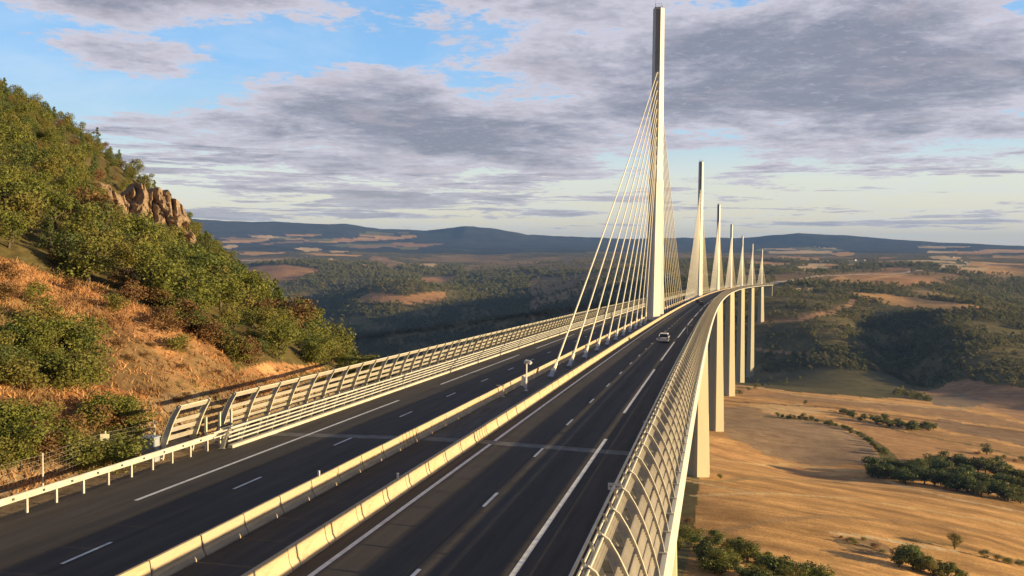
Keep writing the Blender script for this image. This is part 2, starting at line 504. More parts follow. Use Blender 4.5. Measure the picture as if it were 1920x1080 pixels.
def fbm(x, y, wl, octs=5, seed=0, gain=0.5):
    r, a, f = 0.0, 1.0, 1.0 / wl
    for k in range(octs):
        r = r + a * vnoise(x * f + 17.3 * k, y * f - 9.1 * k, seed + k)
        a *= gain; f *= 2.03
    return r


def sstep(a, b, x):
    t = np.clip((x - a) / (b - a), 0, 1)
    return t * t * (3 - 2 * t)


COLS = np.array([250, 400, 550, 700, 850, 1000, 1130, 1260, 1400, 1550, 1700, 1830, 1960, 2200], float)
TH = np.arctan((COLS - 960) / FOC)
TABLE = [
    (20, [-12] * 14),
    (60, [-22] * 14),
    (100, [-34] * 14),
    (160, [-54] * 14),
    (260, [-60, -62, -70, -76, -80, -82, -82, -80, -79, -80, -82, -84, -85, -88]),
    (330, [-92, -92, -95, -98, -99, -99, -98, -97, -97, -99, -101, -104, -106, -110]),
    (400, [-118, -116, -115, -115, -114, -112, -111, -110, -110, -112, -115, -118, -121, -126]),
    (600, [-175, -165, -158, -150, -143, -138, -134, -132, -135, -140, -145, -149, -154, -160]),
    (950, [-240, -225, -210, -197, -186, -176, -169, -165, -168, -174, -180, -185, -190, -197]),
    (1290, [-290, -275, -258, -240, -222, -205, -192, -183, -186, -192, -197, -201, -205, -212]),
    (1480, [-305, -290, -275, -258, -238, -218, -203, -192, -194, -199, -204, -207, -210, -217]),
    (1700, [-320, -310, -298, -285, -268, -255, -255, -252, -232, -224, -226, -222, -216, -228]),
    (2000, [-330, -322, -312, -302, -292, -290, -295, -292, -250, -232, -228, -205, -202, -220]),
    (2300, [-335, -328, -320, -310, -296, -275, -235, -180, -166, -175, -190, -168, -176, -200]),
    (2600, [-335, -330, -322, -305, -280, -240, -180, -105, -103, -116, -131, -124, -144, -175]),
    (2900, [-330, -325, -312, -290, -255, -215, -150, -90, -88, -96, -107, -120, -158, -185]),
    (3400, [-310, -300, -280, -240, -215, -185, -125, -84, -81, -83, -89, -135, -180, -180]),
    (4200, [-270, -250, -215, -185, -180, -150, -100, -72, -69, -71, -75, -95, -120, -120]),
    (5200, [-200, -180, -150, -130, -150, -110, -78, -60, -57, -57, -57, -66, -80, -80]),
    (6500, [-120, -105, -85, -80, -95, -70, -50, -42, -38, -36, -36, -38, -40, -40]),
    (8500, [-50, -40, -30, -35, -45, -25, -10, -5, -5, -3, 0, 0, 0, 0]),
    (11000, [70, 65, 55, 45, 40, 40, 40, 35, 35, 35, 30, 25, 20, 20]),
    (13000, [240, 220, 200, 160, 160, 120, 100, 105, 110, 130, 105, 85, 65, 55]),
    (14500, None),
    (18000, [240, 220, 200, 170, 170, 110, 95, 100, 110, 130, 100, 75, 55, 45]),
    (26000, [150] * 14),
]
RIDGE = [(-200, 410), (250, 405), (380, 411), (480, 416), (560, 418), (650, 421), (720, 429), (800, 433), (870, 424), (930, 430), (990, 440), (1050, 443),
         (1130, 447), (1290, 446), (1380, 446), (1440, 443), (1500, 438), (1560, 442), (1640, 447), (1700, 451), (1760, 455), (1840, 458), (1920, 462), (2300, 466)]
_rt, _rz = [], []
for (px, py) in RIDGE:
    d_ = ray(px, py)
    _rt.append(math.atan2(d_[0], d_[1]) - YAW)
    _rz.append(CAM[2] + 14500.0 * d_[2] / math.hypot(d_[0], d_[1]))
STN = np.array([math.log(r) for r, _ in TABLE])
TAB = np.array([z if z is not None else np.interp(TH, _rt, _rz) for _, z in TABLE], float)
RIDGE_ROW = [i for i, (r, z) in enumerate(TABLE) if z is None][0]


def cat(p0, p1, p2, p3, t):
    m1, m2 = (p2 - p0) * 0.42, (p3 - p1) * 0.42
    t2, t3 = t * t, t * t * t
    return (2 * t3 - 3 * t2 + 1) * p1 + (t3 - 2 * t2 + t) * m1 + (-2 * t3 + 3 * t2) * p2 + (t3 - t2) * m2


def table_z(th, r):
    n, m = TAB.shape
    fc = np.interp(th, TH, np.arange(m)); fr = np.interp(np.log(np.maximum(r, 1.0)), STN, np.arange(n))
    c0 = np.clip(np.floor(fc).astype(int), 0, m - 2); r0 = np.clip(np.floor(fr).astype(int), 0, n - 2)
    tc, tr = fc - c0, fr - r0
    ci = [np.clip(c0 + k, 0, m - 1) for k in (-1, 0, 1, 2)]
    rows = []
    for k in (-1, 0, 1, 2):
        rr = np.clip(r0 + k, 0, n - 1)
        rows.append(cat(TAB[rr, ci[0]], TAB[rr, ci[1]], TAB[rr, ci[2]], TAB[rr, ci[3]], tc))
    z = cat(*rows, tr)
    w = np.exp(-((np.log(np.maximum(r, 1)) - STN[RIDGE_ROW]) / 0.09) ** 2)
    return z + w * (np.interp(th, _rt, _rz) - np.interp(th, TH, TAB[RIDGE_ROW]))


HILL = []
for x, row in {
    -17: [(-160, 3), (-100, 2.4), (-60, 1.2), (-30, 0.5), (0, -0.6), (22, -1.8), (45, -6), (80, -20), (120, -38), (200, -76), (300, -104)],
    -22.5: [(-160, 6), (-100, 5.2), (-60, 4.6), (-30, 3.9), (0, 3.2), (25, 1.9), (45, -2.4), (80, -17)],
    -40: [(-160, 16), (-60, 13.2), (-20, 12), (20, 9.6), (45, 4), (75, -6), (100, -17), (150, -40), (220, -70)],
    -60: [(-100, 23), (-40, 21), (0, 19), (50, 13), (100, -3), (150, -23), (220, -56)],
    -86: [(-100, 34), (-40, 33), (0, 31.0), (60, 25), (100, 13), (136, -1), (180, -22), (250, -58)],
    -117: [(-100, 46), (0, 44), (80, 38), (130, 26), (164, 12), (220, -15), (300, -66)],
    -160: [(-100, 60), (0, 59), (100, 57), (150, 50), (183, 40), (240, 13), (320, -45)],
    -202: [(-100, 74), (0, 74), (100, 71), (150, 63), (188, 52), (250, 25), (330, -22)],
    -300: [(-100, 100), (0, 101), (120, 94), (188, 81), (280, 48), (360, 0)],
    -420: [(-100, 124), (100, 120), (200, 98), (320, 48)],
    17: [(-160, -2), (-100, -4), (-60, -9), (-30, -15), (0, -22), (45, -36), (80, -45), (120, -56), (200, -80), (300, -102)],
    35: [(-160, -12), (-60, -20), (0, -30), (60, -46), (130, -64), (220, -86)],
    70: [(-160, -28), (-60, -36), (0, -44), (60, -57), (130, -74), (220, -90)],
    130: [(-160, -46), (-60, -54), (60, -72), (180, -90)],
}.items():
    HILL += [(x, y, z) for y, z in row]
HILL = np.array(HILL, float)


def _tps_fit():
    P = HILL[:, :2]; n = len(P)
    d2 = ((P[:, None] - P[None]) ** 2).sum(-1) + 1e-9
    K = 0.5 * d2 * np.log(d2) + np.eye(n) * 600.0
    A = np.zeros((n + 3, n + 3)); A[:n, :n] = K; A[:n, n] = 1; A[:n, n + 1:] = P; A[n, :n] = 1; A[n + 1:, :n] = P.T
    return np.linalg.solve(A, np.concatenate([HILL[:, 2], [0, 0, 0]]))


_TPS = _tps_fit()


def hill_z(x, y):
    out = np.full(x.shape, _TPS[-3]) + _TPS[-2] * x + _TPS[-1] * y
    for (px, py, _), w in zip(HILL, _TPS[:-3]):
        d2 = (x - px) ** 2 + (y - py) ** 2 + 1e-9
        out += w * 0.5 * d2 * np.log(d2)
    return out


# local shapes: (x, y, radius x, radius y, height)
BUMPS = []   # filled further down


def terrain_z(x, y):
    x = np.asarray(x, float); y = np.asarray(y, float)
    dx, dy = x - CAM[0], y - CAM[1]
    r = np.hypot(dx, dy)
    th = np.arctan2(dx, dy) - YAW
    th = (th + np.pi) % (2 * np.pi) - np.pi
    z = table_z(th, r)
    # far relief
    amp = np.interp(np.log(np.maximum(r, 1)), np.log([200, 1000, 1600, 2300, 4000, 9000, 14000]), [0.5, 1.8, 8, 11, 16, 22, 26])
    amp = amp * (1 - 0.45 * sstep(TH[6], TH[8], th) * sstep(3600, 2600, r))
    amp = amp * (1 - 0.5 * sstep(1600, 1450, r) * sstep(TH[6], TH[8], th))
    z = z + amp * fbm(x, y, 430.0, 5, 3, 0.48)
    for bx, by, rx, ry, hh in BUMPS:
        z = z + hh * np.exp(-(((x - bx) / rx) ** 2 + ((y - by) / ry) ** 2))
    # the near hill
    w = (1 - sstep(250, 420, y)) * sstep(-560, -420, x) * (1 - sstep(110, 190, x)) * sstep(-330, -180, y)
    near = w > 0.001
    if near.any():
        hz = hill_z(x[near], y[near])
        xx, yy = x[near], y[near]
        rough = sstep(-19, -30, xx) * 1.0 + sstep(20, 40, xx)
        hz = hz + rough * (1.6 * fbm(xx, yy, 22.0, 4, 21) + 4.0 * fbm(xx, yy, 70.0, 3, 31) * sstep(-40, -80, xx))
        hz = hz + sstep(-17.5, -20, xx) * (0.5 * fbm(xx, yy, 3.0, 4, 41) + 0.8 * np.abs(fbm(xx, yy * 0.45, 9.0, 3, 43)))
        z[near] = z[near] * (1 - w[near]) + hz * w[near]
        # road bench before the abutment
        zr = GRADE * yy - 0.42
        wb = sstep(3.0, -1.5, yy) * sstep(-19.0, -16.8, xx) * sstep(-11.0, -13.0, xx)
        z[near] = z[near] * (1 - wb) + zr * wb
        # ground stays under the deck
        wd = (yy > -90) & (xx < 20) & (xx > np.where(yy > 0, -19, -12.5))
        zz = z[near]; lim = GRADE * yy - 0.6 - 4.2 * np.maximum(sstep(0, 12, yy), sstep(-13, -9, xx))
        zz[wd] = np.minimum(zz[wd], lim[wd]); z[near] = zz
    return z


def at(px, py, rmin=20.0, lift=0.0):
    """where the sight line through a spot of the photograph meets the ground"""
    d = ray(px, py); hl = math.hypot(d[0], d[1])
    rr = np.exp(np.linspace(math.log(rmin), math.log(24000), 2600))
    X, Y = CAM[0] + d[0] / hl * rr, CAM[1] + d[1] / hl * rr
    Z = CAM[2] + d[2] / hl * rr
    dz = Z - terrain_z(X, Y) - lift
    hit = np.nonzero(dz < 0)[0]
    if len(hit) == 0: return None
    i = max(hit[0], 1)
    t = dz[i - 1] / (dz[i - 1] - dz[i])
    r_ = rr[i - 1] + (rr[i] - rr[i - 1]) * t
    x_, y_ = CAM[0] + d[0] / hl * r_, CAM[1] + d[1] / hl * r_
    return np.array([x_, y_, float(terrain_z(np.array([x_]), np.array([y_]))[0])])


def polar(px, r):
    d = ray(px, 540); hl = math.hypot(d[0], d[1])
    return CAM[0] + d[0] / hl * r, CAM[1] + d[1] / hl * r


for (px, r, rx, ry, hh) in [(755, 3700, 250, 330, 84), (900, 3400, 160, 160, 22), (1000, 2900, 170, 200, 34), (1090, 3300, 200, 260, 30),
                            (560, 5600, 420, 500, 45), (600, 4400, 150, 260, -40), (1550, 2180, 110, 300, 24), (1695, 2120, 46, 250, -36), (1785, 2230, 75, 280, 24),
                            (1470, 2420, 150, 120, 12), (1860, 2350, 90, 240, 10),
                            (1490, 820, 75, 120, -13.0), (1760, 560, 90, 80, 3.5)]:
    BUMPS.append(polar(px, r) + (rx, ry, hh))


def poly_mask(poly, x, y):
    poly = np.asarray(poly); m = np.zeros(x.shape, bool)
    bb = (x >= poly[:, 0].min()) & (x <= poly[:, 0].max()) & (y >= poly[:, 1].min()) & (y <= poly[:, 1].max())
    if not bb.any(): return m
    xs, ys = x[bb], y[bb]; ins = np.zeros(xs.shape, bool); n = len(poly)
    for i in range(n):
        x0, y0 = poly[i]; x1, y1 = poly[(i + 1) % n]
        if y0 == y1: continue
        c = ((y0 > ys) != (y1 > ys)) & (xs < (x1 - x0) * (ys - y0) / (y1 - y0) + x0)
        ins ^= c
    m[bb] = ins
    return m


def line_dist(pts, x, y):
    d = np.full(x.shape, 1e9)
    for (x0, y0), (x1, y1) in zip(pts[:-1], pts[1:]):
        vx, vy = x1 - x0, y1 - y0
        t = np.clip(((x - x0) * vx + (y - y0) * vy) / (vx * vx + vy * vy + 1e-9), 0, 1)
        d = np.minimum(d, np.hypot(x - x0 - t * vx, y - y0 - t * vy))
    return d


def trace(pix, rmin=20.0):
    return [tuple(p[:2]) for p in (at(a, b, rmin) for a, b in pix) if p is not None]


TAN, PALE, BROWN, RUST = (0.58, 0.34, 0.14), (0.66, 0.47, 0.26), (0.32, 0.205, 0.115), (0.42, 0.235, 0.115)
FIELDS = [(trace(p, rm), c) for p, c, rm in [
    ([(1550, 526), (1640, 512), (1720, 513), (1690, 517), (1620, 533)], TAN, 1500),
    ([(1620, 533), (1690, 517), (1750, 521), (1790, 535), (1700, 538)], RUST, 1500),
    ([(1560, 516), (1660, 509), (1700, 511), (1610, 524)], RUST, 1500),
    ([(1590, 548), (1660, 551), (1720, 559), (1860, 579), (1780, 585), (1680, 573), (1610, 557)], TAN, 1500),
    ([(1820, 490), (1925, 494), (1925, 516), (1790, 512)], TAN, 1500),
    ([(1665, 489), (1790, 489), (1795, 496), (1665, 496)], PALE, 1500),
    ([(1440, 471), (1560, 469), (1562, 475), (1440, 475)], PALE, 1500),
    ([(1490, 500), (1560, 497), (1552, 505), (1490, 505)], PALE, 1500),
    ([(1486, 541), (1530, 539), (1524, 545), (1490, 545)], PALE, 1500),
    ([(470, 500), (600, 505), (565, 524), (500, 545), (440, 540)], RUST, 1500),
    ([(620, 484), (700, 500), (690, 503), (610, 488)], PALE, 1500),
    ([(700, 478), (760, 497), (735, 505), (690, 490)], BROWN, 1500),
    ([(790, 494), (830, 495), (810, 503), (785, 500)], PALE, 1500),
    ([(672, 560), (700, 548), (760, 556), (838, 548), (832, 566), (760, 572), (690, 569)], RUST, 1500),
    ([(790, 520), (860, 517), (850, 527), (780, 530)], RUST, 1500),
    ([(1430, 466), (1560, 464), (1570, 467), (1430, 469)], PALE, 1500),
    ([(1400, 702), (1480, 698), (1650, 701), (1705, 714), (1662, 748), (1578, 741), (1490, 735), (1395, 722)], (0.13, 0.115, 0.055), 700),  # scrub ground, with its shade painted into the dark colour
    ([(1372, 742), (1440, 745), (1560, 757), (1700, 775), (1925, 806), (1925, 795), (1800, 768), (1600, 750), (1480, 738)], (0.40, 0.25, 0.13), 500),
    ([(1400, 760), (1500, 757), (1560, 772), (1470, 782)], (0.62, 0.42, 0.21), 500),
    ([(1345, 765), (1400, 762), (1470, 784), (1400, 792), (1345, 790)], (0.40, 0.27, 0.15), 500),
    ([(1360, 790), (1470, 784), (1560, 796), (1630, 830), (1655, 868), (1560, 872), (1440, 855), (1350, 812)], (0.36, 0.25, 0.155), 500),  # greyer tone paints the shaded part of the field
    ([(1540, 782), (1600, 800), (1668, 850), (1700, 866), (1830, 866), (1836, 846), (1700, 812), (1590, 784)], (0.47, 0.275, 0.13), 500),
    ([(1750, 800), (1930, 838), (1930, 812), (1760, 786)], (0.34, 0.225, 0.13), 500),
    ([(1700, 812), (1930, 862), (1930, 842), (1740, 802)], (0.45, 0.27, 0.125), 500),
    ([(1700, 735), (1925, 792), (1925, 730), (1780, 716)], (0.40, 0.245, 0.14), 900),
    ([(1730, 742), (1800, 735), (1860, 752), (1820, 766), (1750, 758)], (0.27, 0.205, 0.14), 900),
    ([(1560, 1005), (1640, 1010), (1680, 1035), (1620, 1042), (1570, 1020)], (0.33, 0.22, 0.115), 250),
    ([(1740, 470), (1830, 472), (1830, 475), (1740, 474)], PALE, 1500),
    ([(1860, 478), (1925, 479), (1925, 485), (1860, 483)], TAN, 1500)] for _ in (0,)]
_g = random.Random(21)
for _k in range(74):
    # strips of stubble and pasture on the two plateaus
    left = _k < 40
    _x, _y = (_g.uniform(430, 800), _g.uniform(437, 492)) if left else (_g.uniform(1430, 1925), _g.uniform(462, 506))
    if left and _y > 462 + (800 - _x) * 0.09: continue
    _w, _h = _g.uniform(14, 62), _g.uniform(1.2, 4.2)
    _s = _g.uniform(-0.04, 0.07)
    _q = [(_x - _w, _y - _s * _w + _g.uniform(-.6, .6)), (_x - _w * _g.uniform(.1, .6), _y - _h + _g.uniform(-.6, .6)), (_x + _w, _y - _h * .6 + _s * _w), (_x + _w * _g.uniform(.4, .9), _y + _h * .6 + _s * _w), (_x - _w * .3, _y + _h)]
    FIELDS.append((trace(_q, 1500), _g.choice([PALE, TAN, TAN, RUST, BROWN, (0.20, 0.19, 0.08)])))
FIELDS = [(p, c) for p, c in FIELDS if len(p) > 2]
TRACKS = [(trace(p, rm), w, c) for p, w, c, rm in [
    ([(1434, 534), (1500, 524), (1600, 515), (1700, 511), (1790, 500), (1815, 494), (1800, 487), (1770, 484)], 14, (0.62, 0.50, 0.36), 2300),
    ([(1400, 608), (1440, 606), (1500, 600), (1560, 586), (1592, 572), (1600, 562)], 9, (0.44, 0.27, 0.15), 1500),
    ([(1405, 603), (1440, 601), (1500, 595), (1560, 581), (1588, 568)], 5, (0.22, 0.14, 0.08), 1500),
    ([(1420, 655), (1500, 662), (1560, 672), (1640, 678)], 5, (0.46, 0.29, 0.16), 1500),
    ([(1385, 722), (1500, 742), (1600, 752), (1700, 760), (1790, 768), (1822, 764)], 5.0, (0.60, 0.42, 0.22), 600),
    ([(1360, 752), (1440, 757), (1560, 764), (1700, 782), (1925, 812)], 5.0, (0.26, 0.16, 0.08), 600),
    ([(1290, 902), (1345, 912), (1420, 926)], 3.0, (0.60, 0.42, 0.22), 300),
    ([(1640, 893), (1700, 914), (1800, 938), (1925, 962)], 3.2, (0.62, 0.45, 0.25), 300),
    ([(1560, 770), (1700, 812), (1840, 838), (1925, 860)], 4.0, (0.24, 0.17, 0.07), 500),
    ([(1270, 893), (1330, 905), (1480, 898), (1640, 892)], 3.0, (0.42, 0.29, 0.14), 300),
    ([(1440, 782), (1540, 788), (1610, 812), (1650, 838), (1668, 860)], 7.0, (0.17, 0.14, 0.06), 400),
    ([(1700, 1010), (1800, 1025), (1925, 1056)], 3.0, (0.26, 0.18, 0.08), 250),
    ([(1290, 1010), (1400, 985), (1560, 968), (1760, 985), (1925, 1010)], 3.5, (0.40, 0.25, 0.12), 250),
    ([(1300, 930), (1450, 925), (1600, 935), (1800, 968), (1925, 985)], 2.5, (0.64, 0.46, 0.24), 250),
    ([(1340, 860), (1480, 870), (1620, 885)], 4.0, (0.62, 0.42, 0.20), 300),
    ([(1565, 1000), (1640, 1008), (1700, 1020), (1790, 1034)], 2.4, (0.66, 0.50, 0.30), 250),
    ([(430, 500), (520, 486), (620, 478), (700, 482), (790, 500)], 7, (0.50, 0.33, 0.18), 1500)]]
TRACKS = [(p, w, c) for p, w, c in TRACKS if len(p) > 1]
SLOPE = trace([(-420, 400), (-200, 440), (60, 496), (150, 528), (250, 566), (360, 612), (440, 668), (470, 700), (560, 690), (640, 706), (500, 742), (420, 776), (280, 830), (120, 880), (-30, 930), (-420, 1060)])
BARE = trace([(100, 740), (180, 725), (270, 735), (300, 790), (210, 800), (120, 790)])


def cover(x, y):
    """ground colour and how wooded it is, both as functions of the place"""
    dx, dy = x - CAM[0], y - CAM[1]
    r = np.hypot(dx, dy)
    th = (np.arctan2(dx, dy) - YAW + np.pi) % (2 * np.pi) - np.pi
    col = np.zeros(x.shape + (3,)); wood = np.zeros(x.shape)
    n1 = fbm(x, y, 160.0, 5, 51); n2 = fbm(x, y, 26.0, 4, 61)
    # valley-floor stubble fields
    valley = (r < 1500) & (x > 10)
    pal = np.array(TAN)
    col[:] = np.array((0.135, 0.115, 0.050)) * (1 + 0.5 * n2[..., None])
    wood[:] = 1.0
    edge = 1455 + 60 * n1
    stub = valley & (r < edge)
    band = 0.5 + 0.5 * np.sin((y * 0.8 + x * 0.25 + 14 * n1) / 7.0)
    band2 = fbm(x * 0.12, y + 0.28 * x, 16.0, 4, 57)
    sc = pal * (0.92 + 0.14 * band[..., None] + 0.42 * n1[..., None] + 0.25 * n2[..., None] + 0.62 * band2[..., None])
    mixr = sstep(-0.1, 0.35, fbm(x, y, 260.0, 3, 71))[..., None]
    sc = sc * (1 - mixr * 0.5) + np.array((0.44, 0.25, 0.125)) * mixr * 0.5
    col[stub] = sc[stub]; wood[stub] = 0
    # scrub on the steep bank right of the abutment
    bank = (r < 345 + 40 * n1) & (x > 10) & (r > 20)
    bank &= ~((th > math.atan((1330 - 960) / FOC)) & (r > 285 + 50 * n1))
    col[bank] = (np.array((0.26, 0.165, 0.07)) * (1 + 0.5 * n2[..., None]))[bank]; wood[bank] = 0
    # plateau beyond: open ground between woods
    far = (r > 2300)
    op = far & ((th > 0.02) | (r > 5200)) & (r < 9500) & (fbm(x, y, 700.0, 4, 81) + 0.25 * n1 > np.interp(r, [2300, 4000, 7000, 12000, 15000], [0.36, 0.20, 0.14, 0.25, 0.35]))
    oc = np.array((0.26, 0.175, 0.085)) * (1 + 0.45 * n1[..., None])
    col[op] = oc[op]; wood[op] = 0.12
    dk = (r > 9000)
    col[dk] = (np.array((0.055, 0.058, 0.050)) * (1 + 0.5 * n1[..., None]))[dk]
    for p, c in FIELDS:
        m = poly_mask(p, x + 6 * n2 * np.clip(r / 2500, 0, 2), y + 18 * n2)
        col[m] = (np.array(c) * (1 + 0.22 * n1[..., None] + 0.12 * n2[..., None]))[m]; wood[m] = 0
    for p, w, c in TRACKS:
        m = line_dist(p, x, y) < w * (1 + 0.5 * n2)
        col[m] = np.array(c) * (1 + 0.15 * n2[m][..., None]); wood[m] = 0
    # left hill
    hill = (x < -14) & (r < 520) & (y < 420)
    col[hill] = (np.array((0.10, 0.082, 0.034)) * (1 + 0.6 * n2[..., None]))[hill]; wood[hill] = 1.0
    sl = hill & poly_mask(SLOPE, x + 2.0 * n2, y + 4.0 * n2)
    n3 = fbm(x, y, 5.0, 4, 91)
    sc_ = sstep(0.02, 0.30, fbm(x, y, 11.0, 4, 95))[..., None]
    col[sl] = ((np.array((0.43, 0.235, 0.115)) * (1 - sc_) + np.array((0.23, 0.15, 0.075)) * sc_) * (1 + 0.45 * n2[..., None] + 0.7 * n3[..., None]))[sl]; wood[sl] = 0
    br = hill & poly_mask(BARE, x + n3, y + n3)
    col[br] = (np.array((0.40, 0.19, 0.085)) * (1 + 0.7 * n3[..., None]))[br]
    verge = (x > -21) & (x < 0) & (y < 60) & (r < 300) & (y > -200)
    col[verge] = (np.array((0.27, 0.20, 0.125)) * (1 + 0.6 * n3[..., None]))[verge]; wood[verge] = 0
    bk = (r < 90) & (x > 0)
    wood[bk] = 0
    return np.clip(col, 0.01, 0.9), wood


HEDGE_EDGE = trace([(1440, 776), (1530, 783), (1600, 806), (1640, 832), (1668, 858)], 400)


def hexdeg(a, b, step):
    return np.arange(a, b, step)


def build_terrain():
    fine = np.radians(np.arange(-35.0, 35.001, 0.095))
    coarse = np.radians(np.concatenate([np.arange(35.0, 325.0, 2.9)[1:]]))
    th = np.concatenate([fine, coarse])
    r = [6.0]
    while r[-1] < 26000:
        q = r[-1]
        k = 0.030 if q < 30 else 0.0085 if q < 330 else 0.0072 if q < 7000 else 0.013
        r.append(q * (1 + k))
    r = np.array(r)
    TT, RR = np.meshgrid(th + YAW, r)
    X = CAM[0] + np.sin(TT) * RR; Y = CAM[1] + np.cos(TT) * RR
    Z = terrain_z(X.ravel(), Y.ravel())
    col, wood = cover(X.ravel(), Y.ravel())
    nr, nt = X.shape
    V = np.stack([X.ravel(), Y.ravel(), Z], 1)
    i, j = np.meshgrid(np.arange(nr - 1), np.arange(nt), indexing='ij')
    j2 = (j + 1) % nt
    F = np.stack([i * nt + j, i * nt + j2, (i + 1) * nt + j2, (i + 1) * nt + j], -1).reshape(-1, 4)[:, ::-1]
    # close the middle
    V = np.concatenate([V, [[CAM[0], CAM[1], float(terrain_z(np.array([CAM[0]]), np.array([CAM[1]]))[0])]]])
    col = np.concatenate([col, col[:1]])
    cen = len(V) - 1
    k = np.arange(nt); F = np.concatenate([F, np.stack([k, (k + 1) % nt, np.full(nt, cen), np.full(nt, cen)], 1)[:0]])
    m = bpy.data.materials.new('terrain'); m.use_nodes = True
    t = NT(m.node_tree)
    pos = t.n('ShaderNodeNewGeometry').outputs['Position']
    base = t.n('ShaderNodeAttribute', attribute_name='cover').outputs['Color']
    n1 = t.noise(pos, 0.9, 6.0, 0.7); n2 = t.noise(pos, 0.06, 6.0, 0.65, 0.4)
    st = t.noise(t.n('ShaderNodeMapping', {'Vector': pos, 'Scale': (0.02, 0.28, 0.28), 'Rotation': (0, 0, 0.22)}).outputs[0], 1.0, 4.0, 0.6)
    c = t.mix(t.smooth(n1, 0.25, 0.75), t.mix(1.0, base, (0.66, 0.64, 0.60), 'MULTIPLY'), t.mix(1.0, base, (1.32, 1.32, 1.30), 'MULTIPLY'))
    c = t.mix(t.smooth(n2, 0.3, 0.7), t.mix(1.0, c, (0.80, 0.78, 0.76), 'MULTIPLY'), t.mix(1.0, c, (1.16, 1.16, 1.14), 'MULTIPLY'))
    c = t.mix(t.math('MULTIPLY', t.smooth(st, 0.50, 0.72), 0.45), c, t.mix(1.0, c, (1.45, 1.42, 1.38), 'MULTIPLY'))
    c = t.mix(t.math('MULTIPLY', t.smooth(st, 0.48, 0.28), 0.5), c, t.mix(1.0, c, (0.62, 0.58, 0.54), 'MULTIPLY'))
    hgt = t.math('ADD', t.math('MULTIPLY', n1, 0.5), t.math('MULTIPLY', st, 1.2))
    bmp = t.n('ShaderNodeBump', {'Height': hgt, 'Strength': 0.55, 'Distance': 0.6}).outputs[0]
    bs = t.n('ShaderNodeBsdfPrincipled', {'Base Color': c, 'Roughness': 0.95, 'Specular IOR Level': 0.08, 'Normal': bmp}).outputs[0]
    t.n('ShaderNodeOutputMaterial', {'Surface': bs})
    me = np_mesh('terrain', V, F, m, smooth=True)
    at_ = me.attributes.new('cover', 'FLOAT_COLOR', 'POINT')
    at_.data.foreach_set('color', np.concatenate([col, np.ones((len(col), 1))], 1).astype(np.float32).ravel())
    tag(link('ground', me), kind='structure')
    return X, Y, Z.reshape(X.shape), wood.reshape(X.shape), RR


GX, GY, GZ, GWOOD, GR = build_terrain()

# ------------------------------------------------------------------ road on deck and approach
def ribbon(name, strips, material, lift, s0, s1, step=6.0):
    mb = MB()
    for (o0, o1) in strips:
        k = 2 if abs(o1 - o0) < 1 else 8
        offs = [o0 + (o1 - o0) * i / (k - 1) for i in range(k)]
        mb.loft([[B(s, o, zroad(o) + lift) for o in offs] for s in srange(s0, s1, step)], closed=False, cap=False)
    o = mb.build(name, material)
    lat = o.data.attributes.new('lat', 'FLOAT', 'POINT')
    lat.data.foreach_set('value', [RC - math.hypot(RC - p[0], p[1]) for p in mb.v])
    return o


S0 = -120.0
tag(ribbon('road', [(2.0, 13.05), (-14.2, -2.0)], M['asphalt'], 0.012, S0, 1.6), kind='structure')
tag(ribbon('road', [(2.0, 13.05), (-13.05, -2.0)], M['asphalt'], 0.012, 2.9, S_END), kind='structure')
tag(ribbon('median_strip', [(-2.0, 2.0)], M['asphalt'], 0.004, S0, 1.6), kind='structure')
tag(ribbon('median_strip', [(-2.0, 2.0)], M['asphalt_old'], 0.004, 2.9, S_END), kind='structure')
tag(ribbon('ledge_shade', [(13.42, 15.85)], M['dark_grey'], 0.022, -78.0, S_END), kind='structure')  # dark strip: shade on the deck ledge painted as colour
tag(ribbon('ledge_shade', [(-15.85, -13.42)], M['dark_grey'], 0.022, 2.0, S_END), kind='structure')  # same painted shade on the left ledge
tag(ribbon('expansion_joint', [(-13.05, 13.05)], M['joint'], 0.006, 1.6, 2.9, 1.0), kind='structure')


def markings():
    mb = MB()

    def dash(o, w, a, b):
        mb.loft([[B(s, q, zroad(q) + 0.020) for q in (o - w / 2, o + w / 2)] for s in srange(a, b, 6.0)], closed=False, cap=False)
    for sgn in (1, -1):
        for a, b in ((S0, 1.6), (2.9, S_END)):
            dash(sgn * 3.2, 0.22, a, b)
        k = -14.4 - 13 * 8
        while k < S_END:
            dash(sgn * 6.8, 0.17, k, k + 3.0); k += 13.0
        k = (19.9 if sgn > 0 else -17.6) - 52 * 2
        while k < S_END - 40:
            dash(sgn * 10.4, 0.24, k, k + 39.0); k += 52.0
    tag(mb.build('road_markings', M['paint']), kind='structure')


markings()

# ------------------------------------------------------------------ the viaduct
viaduct = tag(empty('viaduct', B(2.0, 0, -4.5)), 'long curved cable stayed road viaduct on tall pale piers across the valley', 'viaduct')
VINV = Matrix.Translation(Vector(B(2.0, 0, -4.5))).inverted()


def vpart(o, parent=None):
    """hang a finished piece under the viaduct without moving it"""
    o.parent = parent or viaduct
    o.matrix_parent_inverse = (parent.matrix_world if parent else Matrix.Translation(Vector(B(2.0, 0, -4.5)))).inverted()
    return o


